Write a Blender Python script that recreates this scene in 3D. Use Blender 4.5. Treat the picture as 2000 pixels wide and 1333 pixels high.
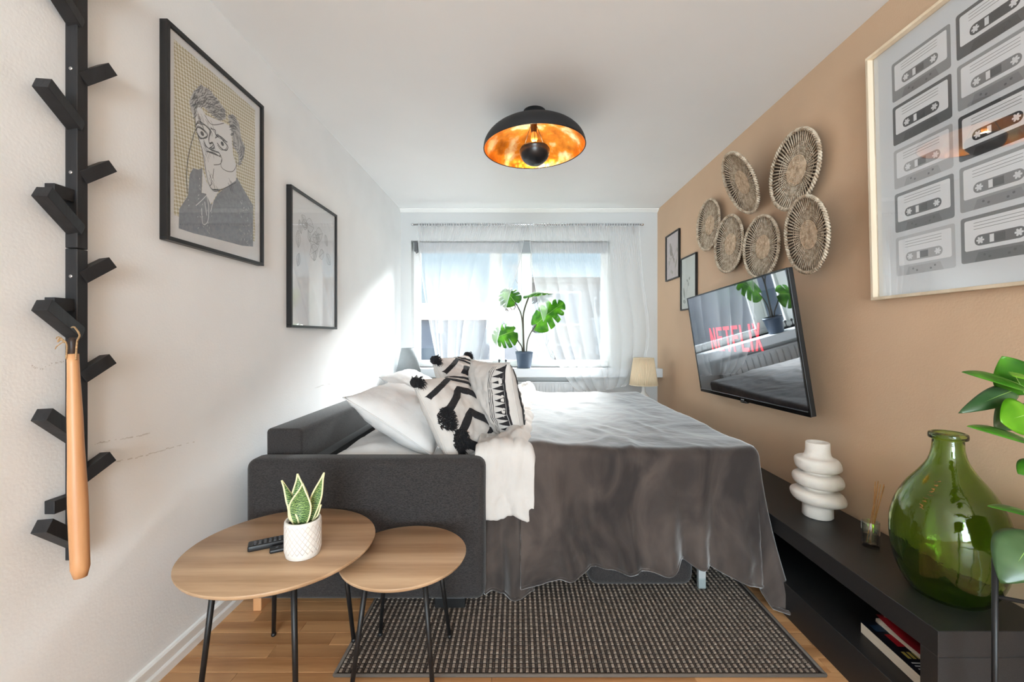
import bpy, bmesh, math, random
from mathutils import Vector, Matrix, noise
R = math.radians
random.seed(7)
for o in list(bpy.data.objects):
    bpy.data.objects.remove(o)
SC = bpy.context.scene
COL = SC.collection

# ------------------------------------------------------------------ camera
EYE = 1.164
FOC = 830.0
cam = bpy.data.cameras.new('camera')
cam.lens = FOC / 2000 * 36
cam.sensor_width = 36
cam.shift_x = -0.005
cam.shift_y = -0.00425
cam.clip_start = 0.02
cam.clip_end = 500
camo = bpy.data.objects.new('camera', cam)
camo.location = (0, 0, EYE)
camo.rotation_euler = (R(90), 0, 0)
COL.objects.link(camo)
SC.camera = camo

# ------------------------------------------------------------------ light
SC.view_settings.view_transform = 'Standard'
SC.view_settings.look = 'None'
SC.view_settings.gamma = 1
SC.view_settings.use_curve_mapping = False
SC.view_settings.exposure = 0.98

world = bpy.data.worlds.new('sky')
SC.world = world
world.use_nodes = True
wt = world.node_tree
wt.nodes.clear()
wo = wt.nodes.new('ShaderNodeOutputWorld')
wb = wt.nodes.new('ShaderNodeBackground')
wc = wt.nodes.new('ShaderNodeTexCoord')
wsep = wt.nodes.new('ShaderNodeSeparateXYZ')
wr = wt.nodes.new('ShaderNodeValToRGB')
wr.color_ramp.elements[0].position = 0.0
wr.color_ramp.elements[0].color = (0.98, 0.97, 0.95, 1)
e = wr.color_ramp.elements.new(0.10); e.color = (0.70, 0.87, 1.0, 1)
e = wr.color_ramp.elements.new(0.25); e.color = (0.55, 0.80, 1.0, 1)
wr.color_ramp.elements[-1].position = 1.0
wr.color_ramp.elements[-1].color = (0.45, 0.68, 1.0, 1)
wn = wt.nodes.new('ShaderNodeTexNoise')
wn.inputs['Scale'].default_value = 5.0
wn.inputs['Detail'].default_value = 6
wmap = wt.nodes.new('ShaderNodeMapping')
wmap.inputs['Scale'].default_value = (1, 1, 2.6)
wmap.inputs['Location'].default_value = (0.34, 0.1, 0.05)
wcr = wt.nodes.new('ShaderNodeValToRGB')
wcr.color_ramp.elements[0].position = 0.56
wcr.color_ramp.elements[1].position = 0.70
wmix = wt.nodes.new('ShaderNodeMixRGB')
wmix.inputs['Color2'].default_value = (1.02, 1.0, 0.98, 1)
wt.links.new(wc.outputs['Generated'], wsep.inputs[0])
wt.links.new(wsep.outputs['Z'], wr.inputs['Fac'])
wt.links.new(wc.outputs['Generated'], wmap.inputs['Vector'])
wt.links.new(wmap.outputs['Vector'], wn.inputs['Vector'])
wt.links.new(wn.outputs['Fac'], wcr.inputs['Fac'])
wt.links.new(wcr.outputs['Color'], wmix.inputs['Fac'])
wt.links.new(wr.outputs['Color'], wmix.inputs['Color1'])
wt.links.new(wmix.outputs['Color'], wb.inputs['Color'])
wb.inputs['Strength'].default_value = 0.50
wt.links.new(wb.outputs[0], wo.inputs[0])

def area(name, loc, rot, sx, sy, power, color=(1, 1, 1), portal=False):
    l = bpy.data.lights.new(name, 'AREA')
    l.shape = 'RECTANGLE'
    l.size, l.size_y = sx, sy
    l.energy = power
    l.color = color
    if portal:
        l.cycles.is_portal = True
    o = bpy.data.objects.new(name, l)
    o.location = loc
    o.rotation_euler = rot
    COL.objects.link(o)
    return o

# sun, high and hazy, in front of the house: lights the facades and the window side
sun = bpy.data.lights.new('sun', 'SUN')
sun.energy = 21.0
sun.angle = R(24)
sun.color = (0.94, 0.97, 1.0)
suno = bpy.data.objects.new('sun', sun)
suno.rotation_euler = (R(-56), 0, R(-16))
COL.objects.link(suno)
# added fill light behind the camera
area('rear_fill', (0.1, -4.5, 1.30), (R(90), 0, 0), 2.2, 2.2, 178, (0.72, 0.89, 1.0))
area('window_portal', (-0.07, 4.66, 1.5), (R(-90), 0, 0), 2.1, 1.34, 1, portal=True)

# ------------------------------------------------------------------ materials
MATS = {}
def nt(name):
    m = bpy.data.materials.new(name)
    m.use_nodes = True
    t = m.node_tree
    b = t.nodes['Principled BSDF']
    return m, t, b

def lin(r, g, b):
    f = lambda c: (c / 255 / 12.92) if c / 255 <= 0.04045 else ((c / 255 + 0.055) / 1.055) ** 2.4
    return (f(r), f(g), f(b), 1)

def mat(name, rgb, rough=0.6, metal=0.0, var=0.0, vscale=8.0, bump=0.0, bscale=40.0, sheen=0.0,
        stretch=(1, 1, 1), rgb2=None, spec=0.5, trans=0.0, ior=1.45, emit=None, estr=0.0, subsurf=0.0, detail=4, coat=0.0, bdist=0.01, distort=0.0):
    """plain material with procedural colour variation and fine relief"""
    if name in MATS:
        return MATS[name]
    m, t, b = nt(name)
    b.inputs['Roughness'].default_value = rough
    b.inputs['Metallic'].default_value = metal
    b.inputs['Specular IOR Level'].default_value = spec
    b.inputs['IOR'].default_value = ior
    b.inputs['Transmission Weight'].default_value = trans
    b.inputs['Coat Weight'].default_value = coat
    if sheen:
        b.inputs['Sheen Weight'].default_value = sheen
        b.inputs['Sheen Roughness'].default_value = 0.4
    if emit:
        b.inputs['Emission Color'].default_value = lin(*emit)
        b.inputs['Emission Strength'].default_value = estr
    c = lin(*rgb)
    b.inputs['Base Color'].default_value = c
    tc = t.nodes.new('ShaderNodeTexCoord')
    mp = t.nodes.new('ShaderNodeMapping')
    mp.inputs['Scale'].default_value = stretch
    t.links.new(tc.outputs['Object'], mp.inputs['Vector'])
    if var or rgb2:
        n = t.nodes.new('ShaderNodeTexNoise')
        n.inputs['Scale'].default_value = vscale
        n.inputs['Detail'].default_value = detail
        n.inputs['Distortion'].default_value = distort
        t.links.new(mp.outputs[0], n.inputs['Vector'])
        r = t.nodes.new('ShaderNodeValToRGB')
        r.color_ramp.elements[0].position = 0.36
        r.color_ramp.elements[1].position = 0.64
        if rgb2:
            r.color_ramp.elements[0].color = lin(*rgb2)
            r.color_ramp.elements[1].color = c
        else:
            r.color_ramp.elements[0].color = (c[0] * (1 - var), c[1] * (1 - var), c[2] * (1 - var), 1)
            r.color_ramp.elements[1].color = (min(1, c[0] * (1 + var)), min(1, c[1] * (1 + var)), min(1, c[2] * (1 + var)), 1)
        t.links.new(n.outputs['Fac'], r.inputs['Fac'])
        t.links.new(r.outputs['Color'], b.inputs['Base Color'])
    if bump:
        n2 = t.nodes.new('ShaderNodeTexNoise')
        n2.inputs['Scale'].default_value = bscale
        n2.inputs['Detail'].default_value = 3
        t.links.new(mp.outputs[0], n2.inputs['Vector'])
        bp = t.nodes.new('ShaderNodeBump')
        bp.inputs['Strength'].default_value = bump
        bp.inputs['Distance'].default_value = bdist
        t.links.new(n2.outputs['Fac'], bp.inputs['Height'])
        t.links.new(bp.outputs[0], b.inputs['Normal'])
    MATS[name] = m
    return m

def wood(name, light, dark, axis='X', rough=0.45, grain=60.0, rings=3.0, per_object=True, bump=0.05):
    """oak: long stretched noise for grain, a distorted wave for the cathedral figure"""
    if name in MATS:
        return MATS[name]
    m, t, b = nt(name)
    tc = t.nodes.new('ShaderNodeTexCoord')
    mp = t.nodes.new('ShaderNodeMapping')
    sc = {'X': (0.06, 1, 1), 'Y': (1, 0.06, 1), 'Z': (1, 1, 0.06)}[axis]
    mp.inputs['Scale'].default_value = sc
    src = tc.outputs['Object']
    if per_object:
        oi = t.nodes.new('ShaderNodeObjectInfo')
        add = t.nodes.new('ShaderNodeVectorMath')
        add.operation = 'ADD'
        mul = t.nodes.new('ShaderNodeMath')
        mul.operation = 'MULTIPLY'
        mul.inputs[1].default_value = 37.0
        t.links.new(oi.outputs['Random'], mul.inputs[0])
        t.links.new(src, add.inputs[0])
        t.links.new(mul.outputs[0], add.inputs[1])
        src = add.outputs[0]
    t.links.new(src, mp.inputs['Vector'])
    n = t.nodes.new('ShaderNodeTexNoise')
    n.inputs['Scale'].default_value = grain
    n.inputs['Detail'].default_value = 8
    n.inputs['Roughness'].default_value = 0.7
    t.links.new(mp.outputs[0], n.inputs['Vector'])
    w = t.nodes.new('ShaderNodeTexWave')
    w.bands_direction = {'X': 'Y', 'Y': 'X', 'Z': 'X'}[axis]
    w.inputs['Scale'].default_value = rings
    w.inputs['Distortion'].default_value = 9
    w.inputs['Detail'].default_value = 3
    w.inputs['Detail Scale'].default_value = 1.6
    t.links.new(mp.outputs[0], w.inputs['Vector'])
    mx = t.nodes.new('ShaderNodeMath')
    mx.operation = 'MULTIPLY_ADD'
    mx.inputs[1].default_value = 0.35
    t.links.new(w.outputs['Fac'], mx.inputs[0])
    mh = t.nodes.new('ShaderNodeMath')
    mh.operation = 'MULTIPLY'
    mh.inputs[1].default_value = 0.72
    t.links.new(n.outputs['Fac'], mh.inputs[0])
    t.links.new(mh.outputs[0], mx.inputs[2])
    r = t.nodes.new('ShaderNodeValToRGB')
    r.color_ramp.elements[0].position = 0.28
    r.color_ramp.elements[1].position = 0.72
    r.color_ramp.elements[0].color = lin(*dark)
    r.color_ramp.elements[1].color = lin(*light)
    t.links.new(mx.outputs[0], r.inputs['Fac'])
    out = r.outputs['Color']
    if per_object:
        hs = t.nodes.new('ShaderNodeHueSaturation')
        ma = t.nodes.new('ShaderNodeMath')
        ma.operation = 'MULTIPLY_ADD'
        ma.inputs[1].default_value = 0.3
        ma.inputs[2].default_value = 0.85
        t.links.new(oi.outputs['Random'], ma.inputs[0])
        t.links.new(ma.outputs[0], hs.inputs['Value'])
        t.links.new(out, hs.inputs['Color'])
        out = hs.outputs['Color']
    t.links.new(out, b.inputs['Base Color'])
    b.inputs['Roughness'].default_value = rough
    bp = t.nodes.new('ShaderNodeBump')
    bp.inputs['Strength'].default_value = bump
    bp.inputs['Distance'].default_value = 0.004
    t.links.new(mx.outputs[0], bp.inputs['Height'])
    t.links.new(bp.outputs[0], b.inputs['Normal'])
    MATS[name] = m
    return m

def clear_glass(name, tint=(1, 1, 1), refl=1.0, rough=0.0):
    """thin pane: fresnel mix of see-through and mirror"""
    if name in MATS:
        return MATS[name]
    m, t, b = nt(name)
    t.nodes.remove(b)
    out = [n for n in t.nodes if n.type == 'OUTPUT_MATERIAL'][0]
    tr = t.nodes.new('ShaderNodeBsdfTransparent')
    tr.inputs['Color'].default_value = (*tint, 1)
    gl = t.nodes.new('ShaderNodeBsdfGlossy')
    gl.inputs['Roughness'].default_value = rough
    fr = t.nodes.new('ShaderNodeLayerWeight')
    fr.inputs['Blend'].default_value = 0.5
    pw = t.nodes.new('ShaderNodeMath')
    pw.operation = 'POWER'
    pw.inputs[1].default_value = 5.0
    t.links.new(fr.outputs['Facing'], pw.inputs[0])
    mu = t.nodes.new('ShaderNodeMath')          # Schlick's fresnel, the same from both sides
    mu.operation = 'MULTIPLY_ADD'
    mu.inputs[1].default_value = 0.9 * refl
    mu.inputs[2].default_value = 0.045 * refl
    mu.use_clamp = True
    t.links.new(pw.outputs[0], mu.inputs[0])
    mx = t.nodes.new('ShaderNodeMixShader')
    t.links.new(mu.outputs[0], mx.inputs[0])
    t.links.new(tr.outputs[0], mx.inputs[1])
    t.links.new(gl.outputs[0], mx.inputs[2])
    t.links.new(mx.outputs[0], out.inputs[0])
    MATS[name] = m
    return m

def sheer(name, see=0.5, rgb=(240, 240, 240)):
    if name in MATS:
        return MATS[name]
    m, t, b = nt(name)
    t.nodes.remove(b)
    out = [n for n in t.nodes if n.type == 'OUTPUT_MATERIAL'][0]
    tr = t.nodes.new('ShaderNodeBsdfTransparent')
    tl = t.nodes.new('ShaderNodeBsdfTranslucent')
    tl.inputs['Color'].default_value = lin(*rgb)
    df = t.nodes.new('ShaderNodeBsdfDiffuse')
    df.inputs['Color'].default_value = lin(*rgb)
    m1 = t.nodes.new('ShaderNodeMixShader')
    m1.inputs[0].default_value = 0.84
    t.links.new(tl.outputs[0], m1.inputs[1])
    t.links.new(df.outputs[0], m1.inputs[2])
    m2 = t.nodes.new('ShaderNodeMixShader')
    m2.inputs[0].default_value = see
    t.links.new(m1.outputs[0], m2.inputs[1])
    t.links.new(tr.outputs[0], m2.inputs[2])
    t.links.new(m2.outputs[0], out.inputs[0])
    MATS[name] = m
    return m

M_LEFT = mat('white_plaster', (239, 239, 239), 0.75, var=0.02, vscale=3, bump=0.25, bscale=120, bdist=0.002)
M_CEIL = mat('ceiling_paint', (240, 239, 238), 0.9, var=0.01, vscale=2)
M_BACK = mat('backlit_grey', (206, 206, 205), 0.8, var=0.01, vscale=3)  # grey deepened to stand in for the backlit shade on the window wall
M_TAN = mat('tan_paint', (210, 177, 146), 0.6, var=0.02, vscale=3, bump=0.3, bscale=150, bdist=0.002)
M_TRIM = mat('white_gloss_trim', (238, 236, 233), 0.35)
M_FRAMEW = mat('white_window_paint', (235, 235, 233), 0.4)
M_BLACK = mat('black_metal', (22, 22, 23), 0.45)
M_BLACKWOOD = mat('black_stained_wood', (30, 30, 32), 0.5, var=0.25, vscale=30, stretch=(1, 1, 0.08), bump=0.1, bscale=60)
M_GREYFAB = mat('grey_woven_fabric', (58, 54, 53), 0.95, rgb2=(35, 32, 32), vscale=160, stretch=(1, 1, 3), bump=0.4, bscale=320, bdist=0.003, sheen=0.15, detail=2)
M_FRAMEGAP = mat('dark_frame_and_gap', (24, 23, 24), 0.9)
M_CHROME = mat('chrome', (200, 200, 202), 0.2, metal=1.0)
M_CREAM = mat('cream_cotton', (196, 189, 183), 0.9, var=0.03, vscale=12, bump=0.28, bscale=12, bdist=0.025)
M_WHITECOT = mat('white_cotton', (208, 205, 203), 0.9, var=0.02, vscale=10, bump=0.35, bscale=9, bdist=0.03)
M_BLACKYARN = mat('black_yarn', (30, 28, 30), 0.95, var=0.3, vscale=120, bump=0.8, bscale=180, bdist=0.006)
M_OAK = wood('oak_veneer', (196, 162, 128), (160, 126, 94), 'X', 0.42, 60, 2.6, per_object=False)
M_PLANK = wood('oak_floor', (206, 156, 108), (168, 118, 74), 'X', 0.35, 70, 2.0)
M_BEECH = wood('beech', (214, 160, 112), (196, 138, 92), 'Z', 0.45, 50, 2.0)
M_PINE = wood('pale_frame_wood', (236, 217, 190), (222, 200, 170), 'Y', 0.5, 50, 2.0)
M_PAPER = mat('white_paper', (240, 241, 243), 0.8)
M_PICGLASS = clear_glass('picture_glass', refl=1.6)
M_WINGLASS = clear_glass('window_glass', (0.97, 0.99, 0.98), refl=0.7)
M_SHEER = sheer('sheer_voile', 0.71)

# ------------------------------------------------------------------ helpers
def frame_axes(d):
    d = d.normalized()
    up = Vector((0, 0, 1)) if abs(d.z) < 0.95 else Vector((1, 0, 0))
    a = d.cross(up).normalized()
    return a, a.cross(d).normalized()

class G:
    def __init__(s):
        s.bm = bmesh.new()
    def add(s, vs, fs, smooth=False):
        bv = [s.bm.verts.new(v) for v in vs]
        for f in fs:
            try:
                nf = s.bm.faces.new([bv[i] for i in f])
                nf.smooth = smooth
            except ValueError:
                pass
        return bv
    def box(s, x0, x1, y0, y1, z0, z1, bevel=0.0, seg=2):
        b = bmesh.new()
        bmesh.ops.create_cube(b, size=1)
        for v in b.verts:
            v.co = Vector(((x0 + x1) / 2 + v.co.x * (x1 - x0), (y0 + y1) / 2 + v.co.y * (y1 - y0), (z0 + z1) / 2 + v.co.z * (z1 - z0)))
        if bevel:
            bmesh.ops.bevel(b, geom=b.edges[:], offset=bevel, segments=seg, profile=0.5, affect='EDGES')
        s.merge(b, smooth=bool(bevel) and seg > 2)
        return s
    def merge(s, b, smooth=False, mtx=None):
        b.verts.ensure_lookup_table()
        b.verts.index_update()
        vs = [(mtx @ v.co if mtx else v.co.copy()) for v in b.verts]
        s.add(vs, [[v.index for v in f.verts] for f in b.faces], smooth)
        b.free()
        return s
    def obox(s, p0, p1, w, h, up=(0, 0, 1), bevel=0.0):
        """bar from p0 to p1 with section w x h"""
        p0, p1 = Vector(p0), Vector(p1)
        d = (p1 - p0)
        L = d.length
        d.normalize()
        up = Vector(up)
        a = d.cross(up).normalized()
        u = a.cross(d).normalized()
        b = bmesh.new()
        bmesh.ops.create_cube(b, size=1)
        for v in b.verts:
            v.co = Vector((v.co.x * w, v.co.y * L, v.co.z * h))
        if bevel:
            bmesh.ops.bevel(b, geom=b.edges[:], offset=bevel, segments=2, profile=0.5, affect='EDGES')
        m = Matrix((a, d, u)).transposed().to_4x4()
        m.translation = (p0 + p1) / 2
        return s.merge(b, mtx=m)
    def tube(s, pts, r, n=8, caps=True, smooth=True):
        pts = [Vector(p) for p in pts]
        k = len(pts)
        rs = r if isinstance(r, (list, tuple)) else [r] * k
        rings = []
        a_prev = None
        for i, p in enumerate(pts):
            d = (pts[min(i + 1, k - 1)] - pts[max(i - 1, 0)])
            if d.length < 1e-9:
                d = Vector((0, 0, 1))
            d.normalize()
            if a_prev is None:
                a, b = frame_axes(d)
            else:
                a = (a_prev - d * a_prev.dot(d))
                a.normalize()
                b = a.cross(d)
            a_prev = a
            rings.append([p + a * (rs[i] * math.cos(t * 2 * math.pi / n)) + b * (rs[i] * math.sin(t * 2 * math.pi / n)) for t in range(n)])
        vs = [v for ring in rings for v in ring]
        fs = []
        for i in range(k - 1):
            for t in range(n):
                fs.append((i * n + t, i * n + (t + 1) % n, (i + 1) * n + (t + 1) % n, (i + 1) * n + t))
        if caps:
            fs.append(tuple(range(n))[::-1])
            fs.append(tuple((k - 1) * n + t for t in range(n)))
        s.add(vs, fs, smooth)
        return s
    def lathe(s, prof, c=(0, 0, 0), n=32, tilt=None, smooth=True, closed=False):
        """prof: list of (r, z); tilt(z)->(tx,ty) slope of the ring"""
        vs, fs = [], []
        for (r, z) in prof:
            for t in range(n):
                x = r * math.cos(t * 2 * math.pi / n)
                y = r * math.sin(t * 2 * math.pi / n)
                dz = 0
                if tilt:
                    tx, ty = tilt(z)
                    dz = tx * x + ty * y
                vs.append((c[0] + x, c[1] + y, c[2] + z + dz))
        k = len(prof)
        for i in range(k - 1 + (1 if closed else 0)):
            j = (i + 1) % k
            for t in range(n):
                fs.append((i * n + t, i * n + (t + 1) % n, j * n + (t + 1) % n, j * n + t))
        if not closed:
            if prof[0][0] > 1e-6:
                fs.append(tuple(range(n))[::-1])
            if prof[-1][0] > 1e-6:
                fs.append(tuple((k - 1) * n + t for t in range(n)))
        s.add(vs, fs, smooth)
        return s
    def poly(s, pts):
        bv = [s.bm.verts.new(p) for p in pts]
        f = s.bm.faces.new(bv)
        bmesh.ops.triangulate(s.bm, faces=[f])
        return s
    def grid(s, fn, nu, nv, smooth=True):
        vs = [fn(i / nu, j / nv) for j in range(nv + 1) for i in range(nu + 1)]
        fs = []
        w = nu + 1
        for j in range(nv):
            for i in range(nu):
                fs.append((j * w + i, j * w + i + 1, (j + 1) * w + i + 1, (j + 1) * w + i))
        s.add(vs, fs, smooth)
        return s
    def ribbon(s, pts, w, nrm=(0, 0, 1)):
        """flat stroke following pts"""
        pts = [Vector(p) for p in pts]
        n = Vector(nrm)
        vs = []
        k = len(pts)
        for i, p in enumerate(pts):
            d = pts[min(i + 1, k - 1)] - pts[max(i - 1, 0)]
            a = d.cross(n)
            a = a.normalized() * (w / 2) if a.length > 1e-9 else Vector((w / 2, 0, 0))
            vs += [p - a, p + a]
        s.add(vs, [(2 * i, 2 * i + 1, 2 * i + 3, 2 * i + 2) for i in range(k - 1)])
        return s
    def mesh(s, name, mt):
        bmesh.ops.remove_doubles(s.bm, verts=s.bm.verts, dist=1e-6)
        bmesh.ops.recalc_face_normals(s.bm, faces=s.bm.faces)
        me = bpy.data.meshes.new(name)
        s.bm.to_mesh(me)
        s.bm.free()
        me.materials.append(mt)
        return me
    def done(s, name, mt, parent=None, world=True, label=None):
        me = s.mesh(name, mt)
        o = bpy.data.objects.new(name, me)
        COL.objects.link(o)
        if parent is not None:
            if world:
                me.transform(rootm(parent).inverted())
            o.parent = parent
        if label:
            o['label'] = label
        return o

ROOTS = {}
def rootm(o):
    m = ROOTS.get(o.name, Matrix.Identity(4))
    return m

def thing(name, label, cat, loc=(0, 0, 0), mtx=None, group=None):
    o = bpy.data.objects.new(name, None)
    o.empty_display_size = 0.05
    COL.objects.link(o)
    m = mtx if mtx is not None else Matrix.Translation(loc)
    o.matrix_world = m
    o.matrix_basis = m
    ROOTS[o.name] = m.copy()
    tag(o, label, cat, group)
    return o

def tag(o, label, cat, group=None):
    o['label'] = label
    o['category'] = cat
    if group:
        o['group'] = group
    return o

def rooted(o):
    """a mesh child at identity under its thing shares the thing's frame, so sub-parts can be given in world space"""
    ROOTS[o.name] = ROOTS[o.parent.name].copy()
    return o

def struct(o, label=None):
    o['kind'] = 'structure'
    if label:
        o['label'] = label
    return o

def solid(o, t, off=-1.0):
    m = o.modifiers.new('thickness', 'SOLIDIFY')
    m.thickness = t
    m.offset = off
    return o

def subd(o, lv=1):
    m = o.modifiers.new('smooth', 'SUBSURF')
    m.levels = lv
    m.render_levels = lv
    return o

def W(px, py, Y):
    return Vector(((px - 1010) / FOC * Y, Y, EYE - (py - 658) / FOC * Y))

def fbm(x, y, z=0.0, o=4):
    return noise.fractal(Vector((x, y, z)), 1.0, 2.0, o)

def lerp(a, b, t):
    return a + (b - a) * t

def interp(tab, x):
    if x <= tab[0][0]:
        return tab[0][1]
    for (a, b), (c, d) in zip(tab, tab[1:]):
        if x <= c:
            t = (x - a) / (c - a)
            t = t * t * (3 - 2 * t)
            return b + (d - b) * t
    return tab[-1][1]

def catmull(pts, n=8):
    pts = [Vector(p) for p in pts]
    P = [pts[0]] + pts + [pts[-1]]
    out = []
    for i in range(1, len(P) - 2):
        for k in range(n):
            t = k / n
            a, b, c, d = P[i - 1], P[i], P[i + 1], P[i + 2]
            out.append(0.5 * ((2 * b) + (c - a) * t + (2 * a - 5 * b + 4 * c - d) * t * t + (3 * b - a - 3 * c + d) * t ** 3))
    out.append(pts[-1])
    return out

# ------------------------------------------------------------------ room shell
XL, XR, YB, ZC, YN = -1.223, 1.476, 4.47, 2.5, -4.6
WX0, WX1, WZ0, WZ1 = -1.115, 0.98, 0.84, 2.176
T = 0.12
g = G(); g.box(XL - T, XL, YN - T, YB + 0.3, -0.05, ZC + T)
struct(g.done('wall_left', M_LEFT), 'off-white rough plaster wall with framed pictures')
g = G(); g.box(XR, XR + T, YN - T, YB + 0.3, -0.05, ZC + T)
struct(g.done('wall_right', M_TAN), 'tan painted wall with woven plates')
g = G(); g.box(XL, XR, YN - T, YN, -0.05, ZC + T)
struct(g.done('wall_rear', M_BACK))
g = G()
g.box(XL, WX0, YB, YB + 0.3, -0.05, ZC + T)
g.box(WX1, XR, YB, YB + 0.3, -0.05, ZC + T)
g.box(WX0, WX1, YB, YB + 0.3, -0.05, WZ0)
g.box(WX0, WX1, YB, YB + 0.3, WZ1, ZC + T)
struct(g.done('wall_back', M_BACK), 'window wall, greyed as if backlit')
g = G(); g.box(XL - T, XR + T, YN - T, YB + 0.3, ZC, ZC + T)
struct(g.done('ceiling', M_CEIL), 'plain off-white ceiling')
# cove strip between ceiling and window wall
g = G()
prof = [(0, 0), (0, -0.03), (-0.012, -0.03), (-0.05, -0.006), (-0.05, 0)]
g.add([(XL, YB + a, ZC + b) for a, b in prof] + [(XR, YB + a, ZC + b) for a, b in prof],
      [(i, (i + 1) % 5, (i + 1) % 5 + 5, i + 5) for i in range(5)])
struct(g.done('trim_1', M_TRIM), 'white cove strip above the window wall')

# floor: slab plus oak strips
g = G(); g.box(XL - T, XR + T, YN - T, YB + 0.3, -0.08, -0.014)
floor = struct(g.done('floor', mat('floor_seam', (70, 42, 22), 0.8)), 'warm oak strip floor')
PW = 0.066
rnd = random.Random(3)
rest = G()
y = YN
row = 0
while y < YB:
    near = 1.15 < y < 2.35
    x = XL - rnd.random() * 0.5
    while x < XR:
        L = rnd.uniform(0.45, 0.95)
        x0, x1 = max(x, XL), min(x + L, XR)
        if x1 - x0 > 0.03:
            if near:
                gg = G().box(x0 + 0.0005, x1 - 0.0005, y + 0.0006, min(y + PW, YB) - 0.0006, -0.014, 0.0, 0.0008, 1)
                gg.done('plank', M_PLANK, floor)
            else:
                rest.box(x0 + 0.0005, x1 - 0.0005, y + 0.0006, min(y + PW, YB) - 0.0006, -0.014, 0.0)
        x += L
    y += PW
ro = rest.done('plank_field', M_PLANK, floor)
ro['kind'] = 'stuff'

def baseboard(name, p0, p1, inward):
    p0, p1, n = Vector(p0), Vector(p1), Vector(inward)
    prof = [(0, 0), (0.016, 0), (0.016, 0.028), (0.012, 0.034), (0.0085, 0.036), (0.0085, 0.056), (0.013, 0.06), (0.013, 0.07), (0.008, 0.076), (0, 0.078)]
    k = len(prof)
    vs = [p0 + n * a + Vector((0, 0, b)) for a, b in prof] + [p1 + n * a + Vector((0, 0, b)) for a, b in prof]
    gg = G()
    gg.add(vs, [(i, (i + 1) % k, (i + 1) % k + k, i + k) for i in range(k)] + [tuple(range(k))[::-1], tuple(range(k, 2 * k))])
    return struct(gg.done(name, M_TRIM))
baseboard('baseboard_left', (XL, YN, 0), (XL, YB, 0), (1, 0, 0))
baseboard('baseboard_right', (XR, YN, 0), (XR, YB, 0), (-1, 0, 0))
baseboard('baseboard_back', (XL + 0.016, YB, 0), (XR - 0.016, YB, 0), (0, -1, 0))

# old scuffs in the plaster
wl = bpy.data.objects['wall_left']
rs_ = random.Random(17)
for seg in ([(62, 715), (80, 722), (100, 712), (125, 706)], [(185, 868), (215, 862), (250, 856), (300, 845)], [(205, 905), (240, 900), (290, 888), (345, 872), (385, 862)], [(615, 758), (640, 751), (665, 747), (690, 739)]):
    P = []
    for (a_, b_) in seg:
        Y_ = FOC * (-XL - 0.0005) / (1010 - a_)
        P.append(Vector((XL + 0.0004, Y_, EYE - (b_ - 658) / FOC * Y_)))
    C_ = catmull(P, 10)
    gg = G()
    for i in range(len(C_) - 1):
        if rs_.random() < 0.7:
            j = Vector((0, 0, rs_.uniform(-.002, .002)))
            gg.ribbon([C_[i] + j, C_[i + 1] + j], rs_.uniform(.0015, .0045), (1, 0, 0))
    gg.done('scuff', mat('scuffed_plaster', (214, 211, 208), 0.9), wl)

# ------------------------------------------------------------------ window
YW = 4.60
win = bpy.data.objects.new('window_1', None)
COL.objects.link(win)
win.location = (0, YW, WZ0)
ROOTS[win.name] = Matrix.Translation((0, YW, WZ0))
struct(win, 'wide three-pane white window with sheer curtains')
def wbox(name, x0, x1, z0, z1, y0=YW - 0.03, y1=YW + 0.04, m=M_FRAMEW, bev=0.004, label=None):
    return G().box(x0, x1, y0, y1, z0, z1, bev).done(name, m, win, label=label)
wbox('frame_rail', WX0, WX1, WZ1 - 0.06, WZ1)
wbox('frame_rail', WX0, WX1, WZ0, WZ0 + 0.055)
wbox('frame_stile', WX0, WX0 + 0.06, WZ0 + 0.055, WZ1 - 0.06)
wbox('frame_stile', WX1 - 0.06, WX1, WZ0 + 0.055, WZ1 - 0.06)
wbox('mullion', -0.28, -0.18, WZ0 + 0.055, WZ1 - 0.06, YW - 0.05)
wbox('mullion', 0.045, 0.145, WZ0 + 0.055, WZ1 - 0.06, YW - 0.04)
wbox('mullion_edge', 0.025, 0.045, WZ0 + 0.055, WZ1 - 0.06, YW - 0.045, YW + 0.03)
for (a, b) in ((WX0 + 0.06, -0.28), (-0.18, 0.025), (0.145, WX1 - 0.06)):
    G().box(a, b, YW + 0.008, YW + 0.012, WZ0 + 0.055, WZ1 - 0.06).done('pane', M_WINGLASS, win)
    # inner sash edge
    gg = G()
    z0, z1 = WZ0 + 0.055, WZ1 - 0.06
    gg.box(a, a + 0.016, YW - 0.02, YW + 0.006, z0, z1); gg.box(b - 0.016, b, YW - 0.02, YW + 0.006, z0, z1)
    gg.box(a + 0.016, b - 0.016, YW - 0.02, YW + 0.006, z0, z0 + 0.016); gg.box(a + 0.016, b - 0.016, YW - 0.02, YW + 0.006, z1 - 0.016, z1)
    gg.done('sash', M_FRAMEW, win)
# casement stays
for px in (975, 988):
    c = W(px, 714, YW - 0.075)
    gg = G()
    gg.lathe([(0.012, 0), (0.012, 0.012), (0.006, 0.02), (0.005, 0.05), (0.011, 0.058), (0.012, 0.07), (0.006, 0.078), (0.0, 0.08)], (c.x, c.y, WZ0 + 0.004), 12)
    gg.box(c.x - 0.022, c.x + 0.022, c.y - 0.004, c.y + 0.004, WZ0 + 0.004, WZ0 + 0.016, 0.002)
    gg.done('casement_stay', mat('dark_steel', (74, 74, 78), 0.35, metal=0.8), win)
# sill board, runs wall to wall
g = G(); g.box(XL, XR, 4.30, YB, 0.75, WZ0, 0.006)
g.box(WX0, WX1, YB, YW - 0.03, 0.81, WZ0)
struct(g.done('trim_2', mat('sill_paint', (214, 217, 220), 0.35)), 'pale grey window sill board with deep front lip')
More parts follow.
